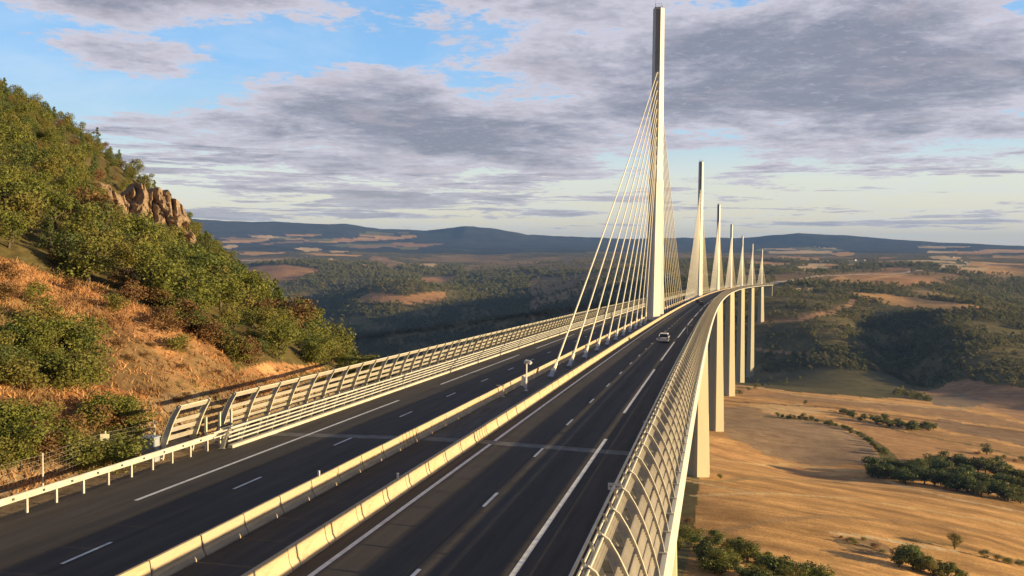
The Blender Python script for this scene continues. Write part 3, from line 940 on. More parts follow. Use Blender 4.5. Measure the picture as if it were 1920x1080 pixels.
mb = MB()
sec = [(-13.4, -0.30), (0, -0.02), (13.4, -0.30), (15.2, -0.32), (16.05, -0.35), (16.32, -0.75), (16.2, -1.15), (9.0, -2.7), (2.2, -4.2), (-2.2, -4.2), (-9.0, -2.7), (-16.2, -1.15),
       (-16.32, -0.75), (-16.05, -0.35), (-15.2, -0.32)]
sweep(mb, sec, 2.0, S_END, 10.0)
sweep(mb, [(max(o, -14.25), z) if o < -9.5 else (o, z) for o, z in sec], -80.0, 2.0, 10.0)
deck = vpart(mb.build('deck', M['deck']))
mb = MB()
mb.loft([[B(s, o, z) for o, z in [(-14.2, -0.40), (15.0, -0.40), (15.0, -26.0), (-14.2, -26.0)]] for s in (-90.0, -80.0)])
vpart(mb.build('abutment', M['pier']))
mb = MB()
mb.loft([[B(s, o, z) for o, z in [(-13, -0.5), (13, -0.5), (13, -30.0), (-13, -30.0)]] for s in (S_END, S_END + 9)])
vpart(mb.build('abutment', M['pier']))
for sgn in (1, -1):
    mb = MB()
    sweep(mb, [(sgn * 13.05, -0.30), (sgn * 13.05, -0.10), (sgn * 13.09, -0.06), (sgn * 13.40, -0.06), (sgn * 13.42, -0.30)], -60.0 if sgn > 0 else -3.5, S_END, 10.0)
    vpart(mb.build('kerb', M['kerb']))


def octo(c, W, L, f=0.12, l2=0.26):
    """eight-sided section with a narrow flat front: c centre, W half width across, L half length along"""
    return [(c[0] + t * W, c[1] + l * L) for t, l in ((-f, -1), (f, -1), (1, -l2), (1, l2), (f, 1), (-f, 1), (-1, l2), (-1, -l2))]


def pier_part(s, zg):
    a = s / RC
    zd = -4.3
    zb = zg - GRADE * s - 4.0               # local
    H = zd - zb
    split = zd - min(90.0, H * 0.62)
    wb = 5.6 + 3.1 * min(1.0, H / 115.0)

    def W(z): return 5.4 + (wb - 5.4) * ((zd - z) / H) ** 1.1
    mb = MB()

    def ring(z, w, L, cy=0.0, cx=0.0): return [(x, y, z) for x, y in octo((cx, cy), w, L)]
    mb.loft([ring(z, W(z), 6.2 + 2.4 * (zd - z) / H) for z in np.linspace(zb, split, 10)])
    Ls = 6.2 + 2.4 * (zd - split) / H
    for sg in (1, -1):
        half = [(-0.12, -1), (0.12, -1), (1, -0.26), (1, -0.10), (-1, -0.10), (-1, -0.26)]
        rings = []
        for z in np.linspace(split - 0.5, zd, 8):
            w_, sh = W(z) - 0.02, (z - split) * 0.012
            rings.append([(t * w_, -sg * (l * (Ls - 0.02) - sh), z) for t, l in (half if sg < 0 else half[::-1])])
        mb.loft(rings)
    # climbing-form lines and maintenance hatches low on the shaft
    me = mb.mesh('pier', M['pier'])
    o = link('pier', me)
    o.matrix_world = Matrix.Translation(Vector(B(s))) @ Matrix.Rotation(-a, 4, 'Z')
    bpy.context.view_layer.update()
    return vpart(o)


def pylon_part(s, detail):
    a = s / RC
    mb = MB()

    def ring(z, w, L, cy, f=0.16): return [(x, y, z) for x, y in octo((0, cy), w, L, f, 0.25)]
    ZT, ZJ = 87.0, 38.0
    for sg in (1, -1):
        mb.loft([ring(z, 2.05 - 0.22 * z / ZJ, 1.55, sg * (7.75 - 5.6 * z / ZJ)) for z in (-0.3, 10, 20, 30, ZJ + 1.5)])
    mb.loft([ring(z, w, L, 0, f) for z, w, L, f in ((ZJ - 3.5, 1.80, 3.3, .2), (ZJ + 2, 1.80, 3.75, .22), (52, 1.72, 3.2, .34), (69, 1.62, 2.5, .44), (84.5, 1.55, 1.9, .46), (ZT, 1.55, 1.85, .46))])
    mtx = Matrix.Translation(Vector(B(s))) @ Matrix.Rotation(-a, 4, 'Z')
    py = mb.build('pylon', M['pylon'])
    py.matrix_world = mtx
    bpy.context.view_layer.update()
    vpart(py)
    bpy.context.view_layer.update()
    if detail:
        for sg in (1, -1):
            r = MB()
            for x0, x1 in ((-0.62, -0.54), (0.54, 0.62)):
                r.loft([[(x0, sg * (y + d), z) for d in (0.0, 0.10)] + [(x1, sg * (y + d), z) for d in (0.10, 0.0)] for y, z in ((2.49, 69.5), (1.90, 84.4), (1.86, 86.9))])
            r.loft([[(-0.50, sg * (y + 0.012), z), (0.50, sg * (y + 0.012), z)] for y, z in ((2.53, 69.0), (1.90, 84.5), (1.86, 86.6))], closed=False, cap=False)
            o = r.build('maintenance_rail', M['pylon_in']); o.matrix_world = mtx; vpart(o, py)
        t = MB().box((0, 0, 87.15), (2.2, 2.6, 0.3))
        for x in (-0.9, 0.9):
            for y in (-1.1, 1.1): t.tube([(x, y, 87.2), (x, y, 88.2)], 0.04, 5)
        t.tube([(-0.9, -1.1, 88.2), (0.9, -1.1, 88.2), (0.9, 1.1, 88.2), (-0.9, 1.1, 88.2), (-0.9, -1.1, 88.2)], 0.04, 5)
        t.tube([(-1.0, 0, 87.2), (-1.0, 0, 89.6)], [0.07, 0.03], 5)
        o = t.build('top_platform', M['grey_metal']); o.matrix_world = mtx; vpart(o, py)
    fan = MB()
    for sg in (-1, 1):
        for k in range(11):
            y0 = sg * (31.0 + 13.05 * k)
            zt = 43.2 + 2.58 * k
            yt = sg * np.interp(zt, [38, 52, 69, 87], [3.7, 3.15, 2.45, 1.8])
            pb = Vector(B(s + y0, 0, 0.05)); pt = Vector(mtx @ Vector((0, yt, zt)))
            d = (pt - pb).normalized(); L = (pt - pb).length
            c = MB() if detail > 1 else fan
            rad = 0.115 if detail > 1 and s < 300 else 0.17
            pts = [pb + d * (L * i / 8) + Vector((0, 0, -1.1 * (L / 160) * 4 * (i / 8) * (1 - i / 8))) for i in range(9)]
            c.tube(pts, rad, 6)
            if detail > 1:
                c.tube([pb + d * 1.7, pb + d * 3.3], 0.21, 8)
                # anchorage: a steel trunk leaning with the stay
                side = Vector((math.cos(-(s + y0) / RC), math.sin(-(s + y0) / RC), 0)) * 0.27
                nrm = d.cross(side).normalized() * 0.33
                rings = [[pb + d * q + side * i * w + nrm * j * w for i, j in ((-1, -1), (1, -1), (1, 1), (-1, 1))] for q, w in ((-0.35, 1.15), (0.1, 1.12), (0.12, 0.85), (1.8, 0.78))]
                c.loft([[tuple(p) for p in rg] for rg in rings], 1)
                o = c.build('stay_cable', [M['cable'], M['anchor']]); vpart(o, py)
    if detail <= 1:
        o = tag(fan.build('stay_cables', M['cable']), kind='stuff'); vpart(o, py)
    return py


bpy.context.view_layer.update()
for k, (s, zg) in enumerate(zip(PYLON_S, PYLON_GROUND)):
    pier_part(s, zg)
    pylon_part(s, 2 if k < 4 else 1)

# ------------------------------------------------------------------ wind screens
BAY = 3.33
CURVE = [(14.28, 3.00), (14.42, 3.07), (14.64, 2.92), (14.94, 2.45), (15.22, 1.90), (15.46, 1.30), (15.67, 0.68), (15.84, 0.08), (15.92, -0.34)]


def post_mb(mb, mtx, sgn, simple=False):
    C_ = CURVE if not simple else [CURVE[i] for i in (0, 2, 4, 6, 8)]
    P = [Vector(c) for c in C_]
    fl, wb = [], []
    for i, p in enumerate(P):
        t = (P[min(i + 1, len(P) - 1)] - P[max(i - 1, 0)]).normalized()
        nrm = Vector((t.y, -t.x))                        # outward/up normal
        if nrm.x < 0 and nrm.y < 0: nrm = -nrm
        nrm = -nrm if (nrm.x + nrm.y) < 0 else nrm
        dp = 0.22 + 0.16 * min(1, i / (len(P) - 1) * 1.6)
        o, q, e = p, p + nrm * 0.03, p - nrm * dp
        tr = lambda v, y: tuple(mtx @ Vector((sgn * v.x, y, v.y)))
        fl.append([tr(o, -0.07), tr(q, -0.07), tr(q, 0.07), tr(o, 0.07)])
        wb.append([tr(e, -0.03), tr(o, -0.03), tr(o, 0.03), tr(e, 0.03)])
    mb.loft(fl, 0); mb.loft(wb, 1)
    inn = []
    for i, p in enumerate(P):
        t = (P[min(i + 1, len(P) - 1)] - P[max(i - 1, 0)]).normalized()
        nrm = Vector((t.y, -t.x)); nrm = -nrm if (nrm.x + nrm.y) < 0 else nrm
        e = p - nrm * (0.22 + 0.16 * min(1, i / (len(P) - 1) * 1.6))
        q = e - nrm * 0.02
        inn.append([tuple(mtx @ Vector((sgn * v.x, y, v.y))) for v, y in ((q, -0.06), (e, -0.06), (e, 0.06), (q, 0.06))])
    mb.loft(inn, 0)
    if not simple:
        mb.box(tuple(mtx @ Vector((sgn * 15.80, 0, -0.30))), (0.5, 0.34, 0.06), 0)


SLATS = [(14.40, 2.96, 14.60, 2.66), (14.95, 2.11, 15.15, 1.76), (15.23, 1.57, 15.38, 1.20), (15.43, 1.03, 15.55, 0.66), (15.60, 0.49, 15.70, 0.13)]


def slat_mb(mb, mats, sgn, y0, y1, simple=False):
    """mats: matrices at the two ends"""
    for (x0, z0, x1, z1) in SLATS:
        dx, dz = x1 - x0, z1 - z0
        L = math.hypot(dx, dz); nx, nz = -dz / L, dx / L
        if nx < 0: nx, nz = -nx, -nz
        K = 8 if not simple else 3
        prof = []
        for k in range(K):
            q = k / (K - 1); h_ = (0.055 if k % 2 else 0.0)
            prof.append((x0 + dx * q + nx * h_, z0 + dz * q + nz * h_))
        back = [(a - nx * 0.02, b - nz * 0.02) for a, b in prof[::-1]]
        full = prof + back
        mb.loft([[tuple(mt @ Vector((sgn * a, yy, b))) for a, b in full] for mt, yy in ((mats[0], y0), (mats[1], y1))])


def wind_screen(sgn, s_first, gaps, label):
    root = tag(empty('wind_screen', B(s_first, sgn * 15.9, -0.35)), label, 'wind screen')
    inv = Matrix.Translation(Vector(B(s_first, sgn * 15.9, -0.35))).inverted()
    pm = MB(); post_mb(pm, Matrix.Identity(4), sgn); post_me = pm.mesh('screen_post', [M['post'], M['web']])
    sm = MB(); slat_mb(sm, (Matrix.Identity(4),) * 2, sgn, 0.06, BAY - 0.06); slat_me = sm.mesh('screen_panel', M['slat'])
    far_p, far_s = MB(), MB()
    n = int((S_END - s_first) / BAY)
    for k in range(n):
        s = s_first + k * BAY
        z0 = 0.0
        mt = Bframe(s, 0, 0)
        if k < 100:
            o = link('post', post_me, root); o.matrix_basis = inv @ mt
            if k not in gaps:
                o = link('screen_panel', slat_me, root); o.matrix_basis = inv @ mt
        else:
            post_mb(far_p, mt, sgn, True)
            slat_mb(far_s, (mt, Bframe(s + BAY, 0, 0)), sgn, 0.03, -0.03, True)
    for nm, mb, ms in (('posts', far_p, [M['post'], M['web']]), ('screen_panels', far_s, M['slat'])):
        o = tag(mb.build(nm, ms), kind='stuff'); o.parent = root; o.matrix_parent_inverse = inv
    # the continuous top tube
    t = MB()
    ks = [k for k in range(n + 1)]
    runs, cur = [], [0]
    for k in range(n):
        if k in gaps:
            runs.append(cur); cur = [k + 1]
        else: cur.append(k + 1)
    runs.append(cur)
    for rn in runs:
        if len(rn) > 1:
            t.tube([B(s_first + k * BAY, sgn * 14.45, 2.98) for k in (rn if len(rn) < 30 else rn[:1] + rn[1:-1:3] + rn[-1:])], 0.045, 6)
    o = t.build('top_rail', M['post']); o.parent = root; o.matrix_parent_inverse = inv
    return root


wind_screen(1, -39.0, (), 'curved slatted wind screen along the near right edge of the viaduct')
wind_screen(-1, -7.5, (1,), 'slatted wind screen on the far left edge with one open bay near its start')


# ------------------------------------------------------------------ steel safety railings inside the screens
def railing(sgn, s_first, label):
    root = tag(empty('safety_railing', B(s_first, sgn * 13.25, -0.06)), label, 'railing')
    inv = Matrix.Translation(Vector(B(s_first, sgn * 13.25, -0.06))).inverted()

    def hang(o):
        o.parent = root; o.matrix_parent_inverse = inv; return o
    for (x, z, r) in ((13.16, 1.08, 0.075), (13.26, 0.76, 0.055), (13.30, 0.48, 0.055), (13.34, 0.20, 0.055)):
        t = MB(); t.tube([B(s, sgn * x, z) for s in srange(s_first, S_END, 10.0)], r, 6)
        hang(t.build('rail', M['steel']))
    p = MB()
    for y in (-0.05, 0.05):
        p.loft([[(sgn * a, y - 0.012, z), (sgn * b, y - 0.012, z), (sgn * b, y + 0.012, z), (sgn * a, y + 0.012, z)] for a, b, z in ((13.62, 13.92, -0.32), (13.40, 13.58, 0.45), (13.22, 13.30, 1.06))])
    p.box((sgn * 13.72, 0, -0.30), (0.46, 0.26, 0.05))
    me = p.mesh('post', M['steel'])
    far = MB()
    s, k = s_first, 0
    while s < S_END:
        mt = Bframe(s, 0, 0)
        if k < 100:
            o = link('post', me, root); o.matrix_basis = inv @ mt
        else:
            far.loft([[tuple(mt @ Vector((sgn * a, y, z))) for a, y in ((x0, -0.06), (x1, -0.06), (x1, 0.06), (x0, 0.06))] for x0, x1, z in ((13.62, 13.85, -0.32), (13.2, 13.3, 1.06))])
        s += 2.2; k += 1
    hang(tag(far.build('posts', M['steel']), kind='stuff'))
    return root


railing(1, -45.0, 'four rail steel safety railing between right hard shoulder and right wind screen')
railing(-1, -3.6, 'four rail steel safety railing between the far carriageway and the left wind screen')


# ------------------------------------------------------------------ concrete median blocks
def block_mesh(length, ribs=0):
    prof = [(-0.31, 0.0), (-0.31, 0.08), (-0.17, 0.32), (-0.085, 0.80), (-0.06, 0.84), (0.06, 0.84), (0.085, 0.80), (0.17, 0.32), (0.31, 0.08), (0.31, 0.0)]
    mb = MB()
    e = 0.03
    rings = []
    for y, k in ((e - length / 2, 0.94), (2 * e - length / 2, 1.0), (0.0, 1.0), (length / 2 - 2 * e, 1.0), (length / 2 - e, 0.94)):
        rings.append([(x * k, y, z * (0.985 if k < 1 else 1)) for x, z in prof])
    mb.loft(rings)
    for i in range(ribs):
        y = -length / 2 + (i + 0.5) * length / ribs
        mb.loft([[(x * 1.12 + math.copysign(0.02, x), yy, z * 1.01 + 0.004) for x, z in prof] for yy in (y - 0.05, y + 0.05)])
    return mb.mesh('concrete_barrier', M['concrete'])


def median_rows():
    Lb = 3.38
    me, rib = block_mesh(Lb), block_mesh(Lb, 5)
    for sgn, lab in ((1, 'pale concrete barrier block in the near right row of the median'), (-1, 'pale concrete barrier block in the far left row of the median')):
        far = MB()
        s = -35.0 + (0.35 if sgn > 0 else 1.1)
        k = 0
        while s < S_END:
            off = sgn * 2.05
            if k < 146:
                ribbed = abs(s - 1.0) < Lb / 2
                o = link('concrete_barrier', rib if ribbed else me)
                o.matrix_world = Bframe(s, off + random.uniform(-0.012, 0.012), 0.0) @ Matrix.Rotation(random.uniform(-0.004, 0.004), 4, 'Z')
                if ribbed:
                    tag(o, 'ribbed barrier block at the expansion joint in the %s row of the median' % ('near right' if sgn > 0 else 'far left'), 'concrete barrier', 'concrete blocks lining the median')
                else:
                    tag(o, lab, 'concrete barrier', 'concrete blocks of the %s median row' % ('right' if sgn > 0 else 'left'))
            else:
                far.loft([[B(q, off + x, z) for x, z in ((-0.31, 0.0), (-0.17, 0.32), (-0.07, 0.84), (0.07, 0.84), (0.17, 0.32), (0.31, 0.0))] for q in (s - Lb / 2 + 0.03, s + Lb / 2 - 0.03)])
            s += Lb; k += 1
        tag(far.build('barrier_blocks', M['concrete']), 'distant run of concrete barrier blocks in the %s median row' % ('right' if sgn > 0 else 'left'), 'concrete barrier', kind='stuff')


median_rows()

# ------------------------------------------------------------------ trees
def leaf_cloud(pts, nrm, size, seed):
    """one small quad per point, facing roughly outward"""
    g = np.random.default_rng(seed)
    n = len(pts)
    d = nrm + g.normal(0, 0.75, (n, 3)); d /= np.linalg.norm(d, axis=1)[:, None] + 1e-9
    a = np.cross(d, g.normal(0, 1, (n, 3))); a /= np.linalg.norm(a, axis=1)[:, None] + 1e-9
    b = np.cross(d, a)
    sz = size * g.uniform(0.55, 1.35, n)[:, None]
    V = np.stack([pts - a * sz, pts - b * sz * 0.62, pts + a * sz, pts + b * sz * 0.62], 1).reshape(-1, 3)
    F = np.arange(4 * n).reshape(-1, 4)
    return V, F


def crown_mesh(name, material, h, w, n, size, seed, lobes=9, low=0.25, shape='round'):
    """a crown of leaf-sized faces round several uneven lobes; h total height, w full width"""
    g = np.random.default_rng(seed)
    P, N = [], []
    for k in range(lobes):
        ang = k * 2.4 + g.uniform(-0.4, 0.4)
        q = (k + 0.5) / lobes
        if shape == 'cone':
            rr = w * 0.42 * (1 - q) * g.uniform(0.5, 1.0); zc = h * (low + (1 - low) * q * 0.95); lr = w * (0.30 * (1 - q) + 0.09)
        else:
            rr = w * 0.30 * math.sqrt(g.uniform(0.15, 1.0)) * (1.0 if k else 0.1)
            zc = h * (low + (1 - low) * g.uniform(0.22, 0.80)); lr = w * g.uniform(0.17, 0.30)
        c = np.array([math.cos(ang) * rr, math.sin(ang) * rr, zc])
        m = int(n / lobes)
        d = g.normal(0, 1, (m, 3)); d /= np.linalg.norm(d, axis=1)[:, None]
        rad = lr * g.uniform(0.55, 1.08, (m, 1))
        p = c + d * rad * np.array([1, 1, 0.80])
        P.append(p); N.append(d + np.array([0, 0, 0.25]))
    P, N = np.concatenate(P), np.concatenate(N)
    V, F = leaf_cloud(P, N, size, seed + 1)
    V[:, 2] = np.maximum(V[:, 2], 0.02)
    return np_mesh(name, V, F, material)


def trunk_mesh(h, r, seed, limbs=4, low=0.3):
    g = random.Random(seed)
    mb = MB()
    top = Vector((g.uniform(-.05, .05) * h, g.uniform(-.05, .05) * h, h * 0.72))
    mb.tube([(0, 0, -1.2), (0, 0, 0.05 * h), top * 0.5, top], [r * 1.5, r * 1.1, r * 0.75, r * 0.25], 6)
    for k in range(limbs):
        q = 0.35 + 0.5 * k / limbs
        a = k * 2.3 + g.uniform(-.4, .4)
        b = top * q
        e = b + Vector((math.cos(a), math.sin(a), 0.75)) * h * 0.26
        mb.tube([b, b.lerp(e, .55) + Vector((0, 0, .02 * h)), e], [r * .5, r * .3, r * .1], 5)
    return mb.mesh('trunk', M['bark'])


KINDS = {}
for nm, ml, hh, ww, cnt, sz, low, shp in [
        ('oak', 'leaf', 6.2, 5.8, 1700, 0.165, 0.06, 'round'), ('oak2', 'leaf', 5.2, 6.2, 1700, 0.165, 0.02, 'round'), ('oak3', 'leaf', 7.0, 5.2, 1700, 0.165, 0.10, 'round'),
        ('dark', 'leaf_dark', 6.4, 5.0, 1600, 0.165, 0.06, 'round'), ('pine', 'leaf_dark', 6.6, 3.6, 1300, 0.15, 0.06, 'cone'), ('dry', 'leaf_dry', 4.0, 4.0, 1200, 0.14, 0.04, 'round'),
        ('shrub', 'leaf', 1.9, 2.6, 1300, 0.075, 0.02, 'round'), ('shrub2', 'leaf_dark', 2.4, 2.4, 1300, 0.075, 0.02, 'round'), ('dryshrub', 'leaf_dry', 1.5, 2.0, 1000, 0.065, 0.02, 'round'), ('thicket', 'leaf_dark', 8.0, 8.5, 1500, 0.34, 0.0, 'round'), ('thicket2', 'leaf', 7.5, 8.5, 1500, 0.34, 0.0, 'round')]:
    seed = sum(map(ord, nm))
    KINDS[nm] = (crown_mesh('crown', M[ml], hh, ww, cnt, sz, seed, 11 if shp == 'cone' else 9, low, shp),
                 trunk_mesh(hh, 0.035 * hh if 'hrub' not in nm else 0.03, seed, 4 if 'hrub' not in nm else 3), hh)
    for q in (1, 2):
        KINDS[nm + '_%d' % q] = (crown_mesh('crown', M[ml], hh * (1 + .12 * q), ww, cnt, sz, seed + 50 * q, 11 if shp == 'cone' else 9, low, shp), KINDS[nm][1], hh)

TREE_NAMES = {'oak': 'oak_tree', 'oak2': 'oak_tree', 'oak3': 'oak_tree', 'dark': 'oak_tree', 'pine': 'pine_tree', 'dry': 'dry_tree', 'shrub': 'shrub', 'shrub2': 'shrub', 'dryshrub': 'shrub', 'thicket': 'oak_tree', 'thicket2': 'oak_tree'}


def tree(kind, x, y, size, label, group=None, sink=0.15, z=None, wide=1.0, var=None):
    nm = TREE_NAMES[kind]
    v = kind if not var else '%s_%d' % (kind, var)
    cr, tr, h = KINDS[v]
    if z is None: z = float(terrain_z(np.array([x]), np.array([y]))[0])
    root = tag(empty(nm, (x, y, z - sink), random.uniform(0, 6.28)), label, 'shrub' if 'hrub' in kind else 'tree', group)
    k = size / h
    root.scale = (k * wide, k * wide, k)
    link('crown', cr, root); link('trunk', tr, root)
    return root


def project(P):
    d = np.asarray(P, float) - CAM
    c, s = math.cos(YAW), math.sin(YAW)
    X = d[..., 0] * c - d[..., 1] * s; Y = d[..., 0] * s + d[..., 1] * c; Z = d[..., 2]
    c, s = math.cos(PITCH), math.sin(PITCH)
    D = Y * c - Z * s; U = Z * c + Y * s
    return 960 + FOC * X / D, 540 - FOC * U / D, D


def poisson(xs, ys, rad):
    """thin out candidates to a minimum spacing (grid hashing)"""
    keep, grid = [], {}
    for i in range(len(xs)):
        r = rad[i] if hasattr(rad, '__len__') else rad
        g = (int(xs[i] // r), int(ys[i] // r))
        ok = True
        for a in (-1, 0, 1):
            for b in (-1, 0, 1):
                for j in grid.get((g[0] + a, g[1] + b), ()):
                    if (xs[i] - xs[j]) ** 2 + (ys[i] - ys[j]) ** 2 < r * r: ok = False; break
                if not ok: break
            if not ok: break
        if ok:
            keep.append(i); grid.setdefault(g, []).append(i)
    return keep


def scatter(name, pts, scl, rot, protos, kind='stuff', label=None):
    """ONE object: a mass of foliage too dense to count, grown on the given points"""
    me = bpy.data.meshes.new(name)
    me.vertices.add(len(pts)); me.vertices.foreach_set('co', np.ascontiguousarray(pts, dtype=np.float32).ravel())
    for nm, arr in (('scl', scl), ('rot', rot)):
        at_ = me.attributes.new(nm, 'FLOAT', 'POINT'); at_.data.foreach_set('value', np.asarray(arr, np.float32))
    o = link(name, me)
    tag(o, label, 'woodland' if label else None, kind=kind)
    ng = bpy.data.node_groups.new(name + '_nodes', 'GeometryNodeTree')
    ng.interface.new_socket('Geometry', in_out='INPUT', socket_type='NodeSocketGeometry')
    ng.interface.new_socket('Geometry', in_out='OUTPUT', socket_type='NodeSocketGeometry')
    N, L = ng.nodes, ng.links
    gi, go = N.new('NodeGroupInput'), N.new('NodeGroupOutput')
    iop = N.new('GeometryNodeInstanceOnPoints')
    jn = N.new('GeometryNodeJoinGeometry')
    for p in protos:
        oi = N.new('GeometryNodeObjectInfo'); oi.inputs['Object'].default_value = p; oi.inputs['As Instance'].default_value = True
        L.new(oi.outputs['Geometry'], jn.inputs[0])
    iop.inputs['Pick Instance'].default_value = True
    na = N.new('GeometryNodeInputNamedAttribute'); na.data_type = 'FLOAT'; na.inputs['Name'].default_value = 'scl'
    nr = N.new('GeometryNodeInputNamedAttribute'); nr.data_type = 'FLOAT'; nr.inputs['Name'].default_value = 'rot'
    cx = N.new('ShaderNodeCombineXYZ'); L.new(nr.outputs[0], cx.inputs[2])
    L.new(gi.outputs[0], iop.inputs['Points']); L.new(jn.outputs[0], iop.inputs['Instance'])
    L.new(na.outputs[0], iop.inputs['Scale']); L.new(cx.outputs[0], iop.inputs['Rotation'])
    L.new(iop.outputs[0], go.inputs[0])
    md = o.modifiers.new('grow', 'NODES'); md.node_group = ng
    return o


# --- the wooded hill on the left
def plant_hill():
    n = 32000
    x = RNG.uniform(-330, -18, n); y = RNG.uniform(-110, 330, n)
    z = terrain_z(x, y)
    u, v, D = project(np.stack([x, y, z + 2], 1))
    sl = poly_mask(SLOPE, x, y) | poly_mask(BARE, x, y)
    ok = (D > 20) & (u > -520) & (u < 1050) & (v < 1150) & ~sl & (x < -21.5)
    x, y, z, D, u, v = x[ok], y[ok], z[ok], D[ok], u[ok], v[ok]
    gap = fbm(x, y, 26.0, 3, 131)
    rad = np.where(x > -30, 2.6, 3.5)
    order = np.argsort(D); x, y, z, D, gap, rad, u, v = (a[order] for a in (x, y, z, D, gap, rad, u, v))
    keep = [i for i in poisson(x, y, 2.9) if not (gap[i] > 0.47)]
    rock = at(258, 418, 60)
    rockd = math.hypot(rock[0] - CAM[0], rock[1] - CAM[1])
    kinds = ['oak', 'oak2', 'oak3', 'dark', 'oak', 'oak2', 'dark', 'pine', 'oak3', 'oak2', 'oak', 'dark', 'oak2', 'dry', 'oak3', 'oak', 'oak2', 'pine', 'oak2', 'oak3']
    big, rest, shr = [], [], []
    for i in keep:
        if math.hypot(x[i] - rock[0], y[i] - rock[1]) < 9.0: continue
        if 190 < u[i] < 340 and 352 < v[i] < 452 and D[i] < rockd + 8:
            if random.random() < 0.55: shr.append((x[i], y[i], z[i], random.uniform(1.4, 2.4)))
            continue
        size = random.uniform(2.6, 6.0) * (0.62 if x[i] > -32 else 1.0)
        if v[i] < 470 and x[i] < -60: size *= 0.85
        (big if (len(big) < 118 and -30 < u[i] < 760 and v[i] < 900) else rest).append((x[i], y[i], z[i], size))
    lab = {'oak': 'olive green leafy tree in the dense wood on the left hill', 'dark': 'dark green leafy tree in the dense wood on the left hill',
           'pine': 'dark narrow conifer among the leafy trees on the left hill', 'dry': 'small rusty brown tree in the wood on the left hill'}
    for (a, b, c, sz) in big:
        k = random.choice(kinds)
        key = 'oak' if k.startswith('oak') else k
        tree(k, a, b, sz, lab[key], {'oak': 'olive trees of the hill wood', 'dark': 'dark trees of the hill wood', 'pine': 'conifers of the hill wood', 'dry': 'brown trees of the hill wood'}[key],
             z=c, wide=random.uniform(0.95, 1.25), var=random.choice([None, 1, 2]))
    for (a, b, c, sz) in shr:
        tree(random.choice(['shrub', 'shrub2', 'dryshrub']), a, b, sz, 'low bush growing below the rock outcrop on the left hill', 'bushes below the rock outcrop', z=c, wide=1.3)
    # crowns standing in the near wood serve as the pattern for the mass behind them
    protos, seen = [], set()
    for o in COL.objects:
        if o.name.startswith('crown') and o.parent and 'tree' in o.parent.name and o.data.name not in seen:
            seen.add(o.data.name); protos.append(o)
    R_ = np.array(rest)
    scatter('hill_woodland', R_[:, :3] - [0, 0, 0.3], R_[:, 3] / 5.6, RNG.uniform(0, 6.28, len(R_)), protos, label='dense wood of small trees covering the upper left hillside')
    return rock


ROCK = plant_hill()


def shrubs_at(pix, kinds, size, label, group, rmin=20.0, jitter=0.25):
    for (a, b) in pix:
        p = at(a, b, rmin)
        if p is None: continue
        tree(random.choice(kinds), p[0], p[1], size * random.uniform(1 - jitter, 1 + jitter), label, group, var=random.choice([None, 1, 2]), wide=random.uniform(1.0, 1.4))


g_ = random.Random(5)
shrubs_at([(g_.uniform(-10, 175), g_.uniform(640, 735)) for _ in range(26)], ['shrub', 'shrub', 'shrub2'], 2.0, 'bright green bush in the patch on the orange grass slope', 'bushes on the grass slope')
shrubs_at([(g_.uniform(-10, 250), g_.uniform(800, 885)) for _ in range(30)], ['shrub', 'shrub', 'dryshrub'], 1.6, 'low green bush behind the wire fence beside the motorway', 'bushes behind the fence')
shrubs_at([(g_.uniform(185, 245), g_.uniform(780, 812)) for _ in range(6)], ['shrub', 'dryshrub'], 1.8, 'straggly yellow green bush at the foot of the grass slope near the screen start', 'bushes by the screen start')
shrubs_at([(g_.uniform(0, 480), 500 + 0.30 * g_.uniform(0, 480) + g_.uniform(-15, 20)) for _ in range(34)], ['dryshrub', 'shrub', 'dry'], 1.7, 'dry brown bush along the upper edge of the orange slope', 'bushes along the slope edge')
shrubs_at([(g_.uniform(150, 470), g_.uniform(600, 760)) for _ in range(22)], ['dryshrub'], 0.6, 'tiny rusty tuft of scrub on the orange grass slope', 'scrub tufts on the slope')
shrubs_at([(300 + 7 * _q, 580 + 4.4 * _q + g_.uniform(-12, 6)) for _q in range(25)], ['shrub', 'dryshrub', 'shrub2'], 2.0, 'green and brown bush at the foot of the hill wood', 'bushes at the foot of the wood')
shrubs_at([(g_.uniform(540, 690), g_.uniform(655, 690)) for _ in range(12)], ['shrub', 'shrub2'], 2.2, 'green bush beside the left wind screen below the wood', 'bushes beside the left screen')


def plant_slope():
    """dry grass tufts: one mesh"""
    n = 190000
    x = RNG.uniform(-110, -17.2, n); y = RNG.uniform(-60, 80, n)
    m = (poly_mask(SLOPE, x, y) & ((x < -30) | (y < -4) | (RNG.random(n) < 0.25))) | ((x > -22) & (y < 25) & (fbm(x, y, 4.0, 3, 152) > 0.0))
    x, y = x[m], y[m]
    x, y = x[:52000], y[:52000]
    z = terrain_z(x, y)
    K = 5
    P = np.repeat(np.stack([x, y, z - 0.05], 1), K, 0)
    n = len(P)
    P[:, :2] += RNG.normal(0, 0.16, (n, 2))
    a = RNG.uniform(0, 6.28, n); w = RNG.uniform(0.03, 0.08, n); h = RNG.uniform(0.12, 0.42, n) * (0.7 + 0.6 * RNG.random(n)); ln = RNG.normal(0, 0.22, (n, 2))
    e = np.stack([np.cos(a) * w, np.sin(a) * w, np.zeros(n)], 1)
    tip = P + np.stack([ln[:, 0], ln[:, 1], h], 1)
    V = np.stack([P - e, P + e, tip], 1).reshape(-1, 3)
    mi = np.repeat((sstep(0.0, 0.35, fbm(x, y, 8.0, 3, 154)) * 0.8 > RNG.random(len(x))).astype(int), K)
    tag(link('dry_grass', np_mesh('dry_grass', V, np.arange(3 * n).reshape(-1, 3), [M['straw'], M['scrub_grass']], mi=mi)), kind='stuff')


plant_slope()


